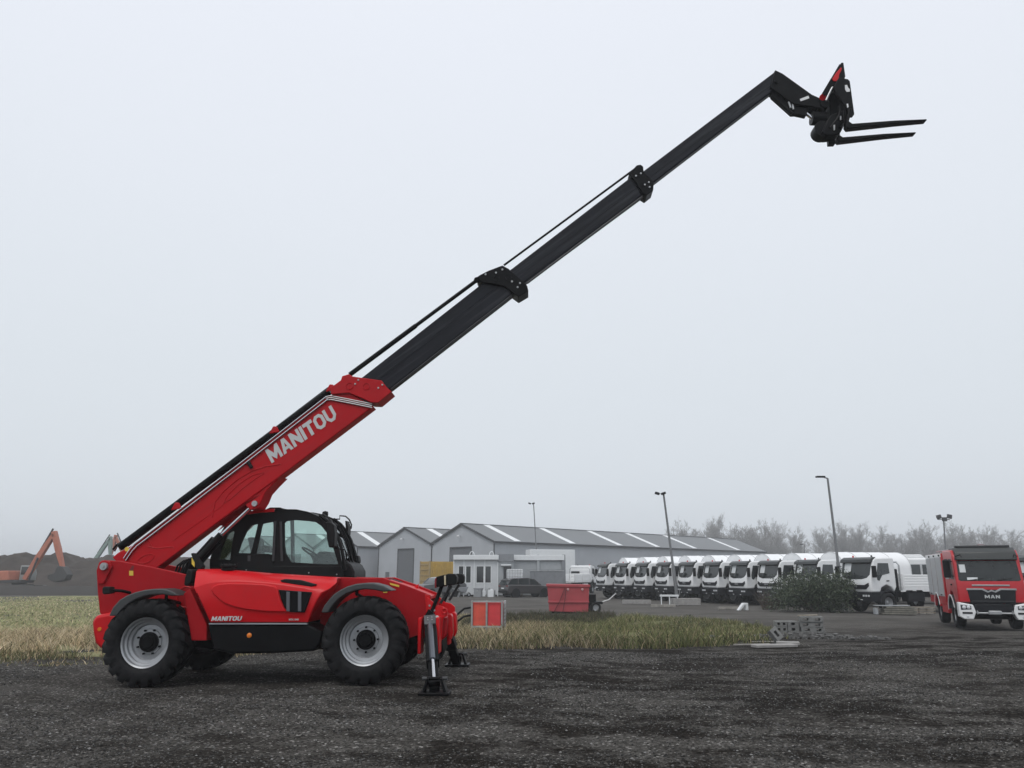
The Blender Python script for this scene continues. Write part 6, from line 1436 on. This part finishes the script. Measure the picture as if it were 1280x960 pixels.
for Yr, stp, sc in rowdef:
    x = .205 * Yr
    while x < .78 * Yr:
        k = random.randrange(4); t = protos[k] if not used[k] else copy_tree(protos[k]); used[k] = True
        yy = Yr + random.uniform(-5, 5); s_ = sc * random.uniform(.68, 1.0) * (.86 + .28 * vn(x * .08, Yr))
        t.location = (x, yy, gz(x, yy)); t.rotation_euler = (0, 0, random.uniform(0, 6.28)); t.scale = (s_ * random.uniform(.9, 1.2), s_ * random.uniform(.9, 1.2), s_)
        tag(t, 'leafless tree standing in the misty wood behind the parked trucks', 'tree', GT); cnt += 1; x += stp * random.uniform(.6, 1.4)
# brushwood filling the foot of the wood
def brush():
    n = 9000; X = RNG.random(n) * 185 + 58; Y = 278 + RNG.random(n) * 62; H = 2.5 + 8.0 * RNG.random(n) ** 1.4
    o = blades('brushwood', X, Y, H, .10 + .09 * RNG.random(n), pick(n, [(.22, .215, .195), (.18, .176, .16), (.18, .185, .155)], [2, 2, 1]), 'misty brushwood growing under the leafless trees', 'brushwood', .35)
brush()

# ================================================================== green bush and its twiggy neighbour
def leaf_mat(name, c0, c1):
    m = bpy.data.materials.new(name); m.use_nodes = True; t = m.node_tree; b = t.nodes['Principled BSDF']
    g = t.nodes.new('ShaderNodeNewGeometry'); r = t.nodes.new('ShaderNodeValToRGB'); r.color_ramp.elements[0].color = c0 + (1,); r.color_ramp.elements[1].color = c1 + (1,)
    t.links.new(g.outputs['Random Per Island'], r.inputs[0]); t.links.new(r.outputs[0], b.inputs['Base Color']); b.inputs['Roughness'].default_value = .55; b.inputs['Specular IOR Level'].default_value = .25
    return m
def bush(name, label, base, w_, d_, h_, nl, ls, m_, seed):
    rnd = np.random.default_rng(seed); r = empty(name, base); tag(r, label, 'bush')
    lobes = [(rnd.uniform(-.42, .42) * w_, rnd.uniform(-.4, .4) * d_, rnd.uniform(.18, .72) * h_, rnd.uniform(.16, .30) * w_) for _ in range(26)]
    st = MB()
    for lx_, ly, lz, lr in lobes[:14]:
        st.tube([(lx_ * .1, ly * .1, 0), (lx_ * .5, ly * .5, lz * .6), (lx_, ly, lz), (lx_ * 1.12, ly * 1.1, lz + lr * .9)], [.05, .035, .018, .006], 5)
    st.build('stem', mat('bush_stem', (.07, .055, .04), .9), r)
    V, Fc = [], []
    for i in range(nl):
        lx_, ly, lz, lr = lobes[rnd.integers(len(lobes))]
        d = rnd.normal(size=3); d /= np.linalg.norm(d); q = lr * (.35 + .75 * rnd.random() ** .5) * (1.35 if rnd.random() < .06 else 1)
        c = np.array([lx_, ly, lz]) + d * q * np.array([1, 1, .85]); 
        if c[2] < .05: c[2] = .05 + rnd.random() * .3
        a = rnd.normal(size=3) + d * .6; a /= np.linalg.norm(a); b = np.cross(a, rnd.normal(size=3)); b /= np.linalg.norm(b)
        l = ls * (.6 + .8 * rnd.random()); k = len(V)
        V += [tuple(c), tuple(c + a * l * .5 + b * l * .24), tuple(c + a * l), tuple(c + a * l * .5 - b * l * .24)]; Fc.append((k, k + 1, k + 2, k + 3))
    me = bpy.data.meshes.new('foliage'); me.from_pydata(V, [], Fc); me.materials.append(m_); o = bpy.data.objects.new('foliage', me); COL.objects.link(o); o.parent = r
    return r
LF = leaf_mat('laurel_leaf', (.018, .032, .020), (.105, .128, .078))
b1 = gpt(1022, 765); bush('green_bush', 'large dark green evergreen bush at the end of the truck row', b1, 3.7, 2.4, 2.35, 15000, .13, LF, 5)
b2 = gpt(842, 787)
def twiggy(name, label, base, w_, h_, n, m_, seed):
    rnd = random.Random(seed); r = empty(name, base); tag(r, label, 'shrub'); mb = MB()
    for i in range(n):
        a = rnd.uniform(0, 6.28); s_ = rnd.uniform(.1, 1) * w_ / 2; h = h_ * rnd.uniform(.45, 1)
        p0 = Vector((rnd.uniform(-.2, .2) * w_, rnd.uniform(-.2, .2) * w_, 0)); p1 = p0 + Vector((math.cos(a) * s_ * .4, math.sin(a) * s_ * .4, h * .55)); p2 = p1 + Vector((math.cos(a) * s_ * .6, math.sin(a) * s_ * .6, h * .4))
        mb.tube([p0, p1, p2], [.016, .010, .005], 3)
        for j in range(5):
            t = rnd.uniform(.2, 1); q = p0.lerp(p1, t) if rnd.random() < .5 else p1.lerp(p2, t); b = rnd.uniform(0, 6.28); mb.tube([q, q + Vector((math.cos(b), math.sin(b), rnd.uniform(-.1, .9))) * rnd.uniform(.12, .38) * h_ * .5], [.007, .003], 3)
    mb.build('twigs', m_, r, smooth=False); return r
TW = mat('twig_brown', (.075, .058, .045), .9)
twiggy('bare_shrub', 'brown leafless shrub on the truck side of the green bush', gpt(961, 762), 1.9, 1.25, 70, TW, 3)
twiggy('bare_shrub', 'thin tall leafless sapling rising behind the green bush', gpt(984, 757), 1.4, 3.2, 9, TW, 8)
# taller weeds standing in the verge
WEED = leaf_mat('weed_leaf', (.035, .05, .02), (.14, .15, .06))
def weed(px, py, h, nm):
    p_ = gpt(px, py); rnd = random.Random(px); r = empty('weed_plant', p_); tag(r, nm, 'weed', 'tall weeds in the verge')
    mb = MB(); lf_ = MB()
    for i in range(5):
        a = rnd.uniform(0, 6.28); t = Vector((math.cos(a) * h * .3, math.sin(a) * h * .3, h * rnd.uniform(.6, 1))); mb.tube([(0, 0, 0), t * .5 + Vector((0, 0, .03)), t], [.008, .006, .003], 4)
        for j in range(14):
            q = t * rnd.uniform(.2, 1); b = rnd.uniform(0, 6.28); l = rnd.uniform(.05, .11); d = Vector((math.cos(b), math.sin(b), rnd.uniform(-.2, .8))) * l; e_ = Vector((-d.y, d.x, 0)) * .3
            lf_.add([q, q + d * .5 + e_, q + d, q + d * .5 - e_], [(0, 1, 2, 3)])
    mb.build('stem', mat('weed_stem', (.10, .095, .045), .8), r); lf_.build('foliage', WEED, r, smooth=False)
for px, py, h, nm in ((866, 791, .62, 'tallest bushy green weed in the verge before the trucks'), (880, 790, .42, 'lower green weed right next to the tallest verge weed'), (846, 793, .4, 'small green weed left of the tallest verge weed'), (946, 786, .35, 'small upright weed near the hollow blocks')):
    weed(px, py, h, nm)

# ================================================================== haze
hz = MB().box((0, 720, 18.2), (3060, 1540, 40.0)).build('haze', bpy.data.materials.new('haze_air'), None, smooth=False)
m = hz.data.materials[0]; m.use_nodes = True; t = m.node_tree; t.nodes.clear()
o_ = t.nodes.new('ShaderNodeOutputMaterial'); pv = t.nodes.new('ShaderNodeVolumePrincipled'); pv.inputs['Color'].default_value = (.95, .97, 1.0, 1); pv.inputs['Density'].default_value = .0011; pv.inputs['Anisotropy'].default_value = .3
t.links.new(pv.outputs[0], o_.inputs['Volume']); tag(hz, 'thin grey winter haze filling the air over the yard', 'haze', kind='stuff')
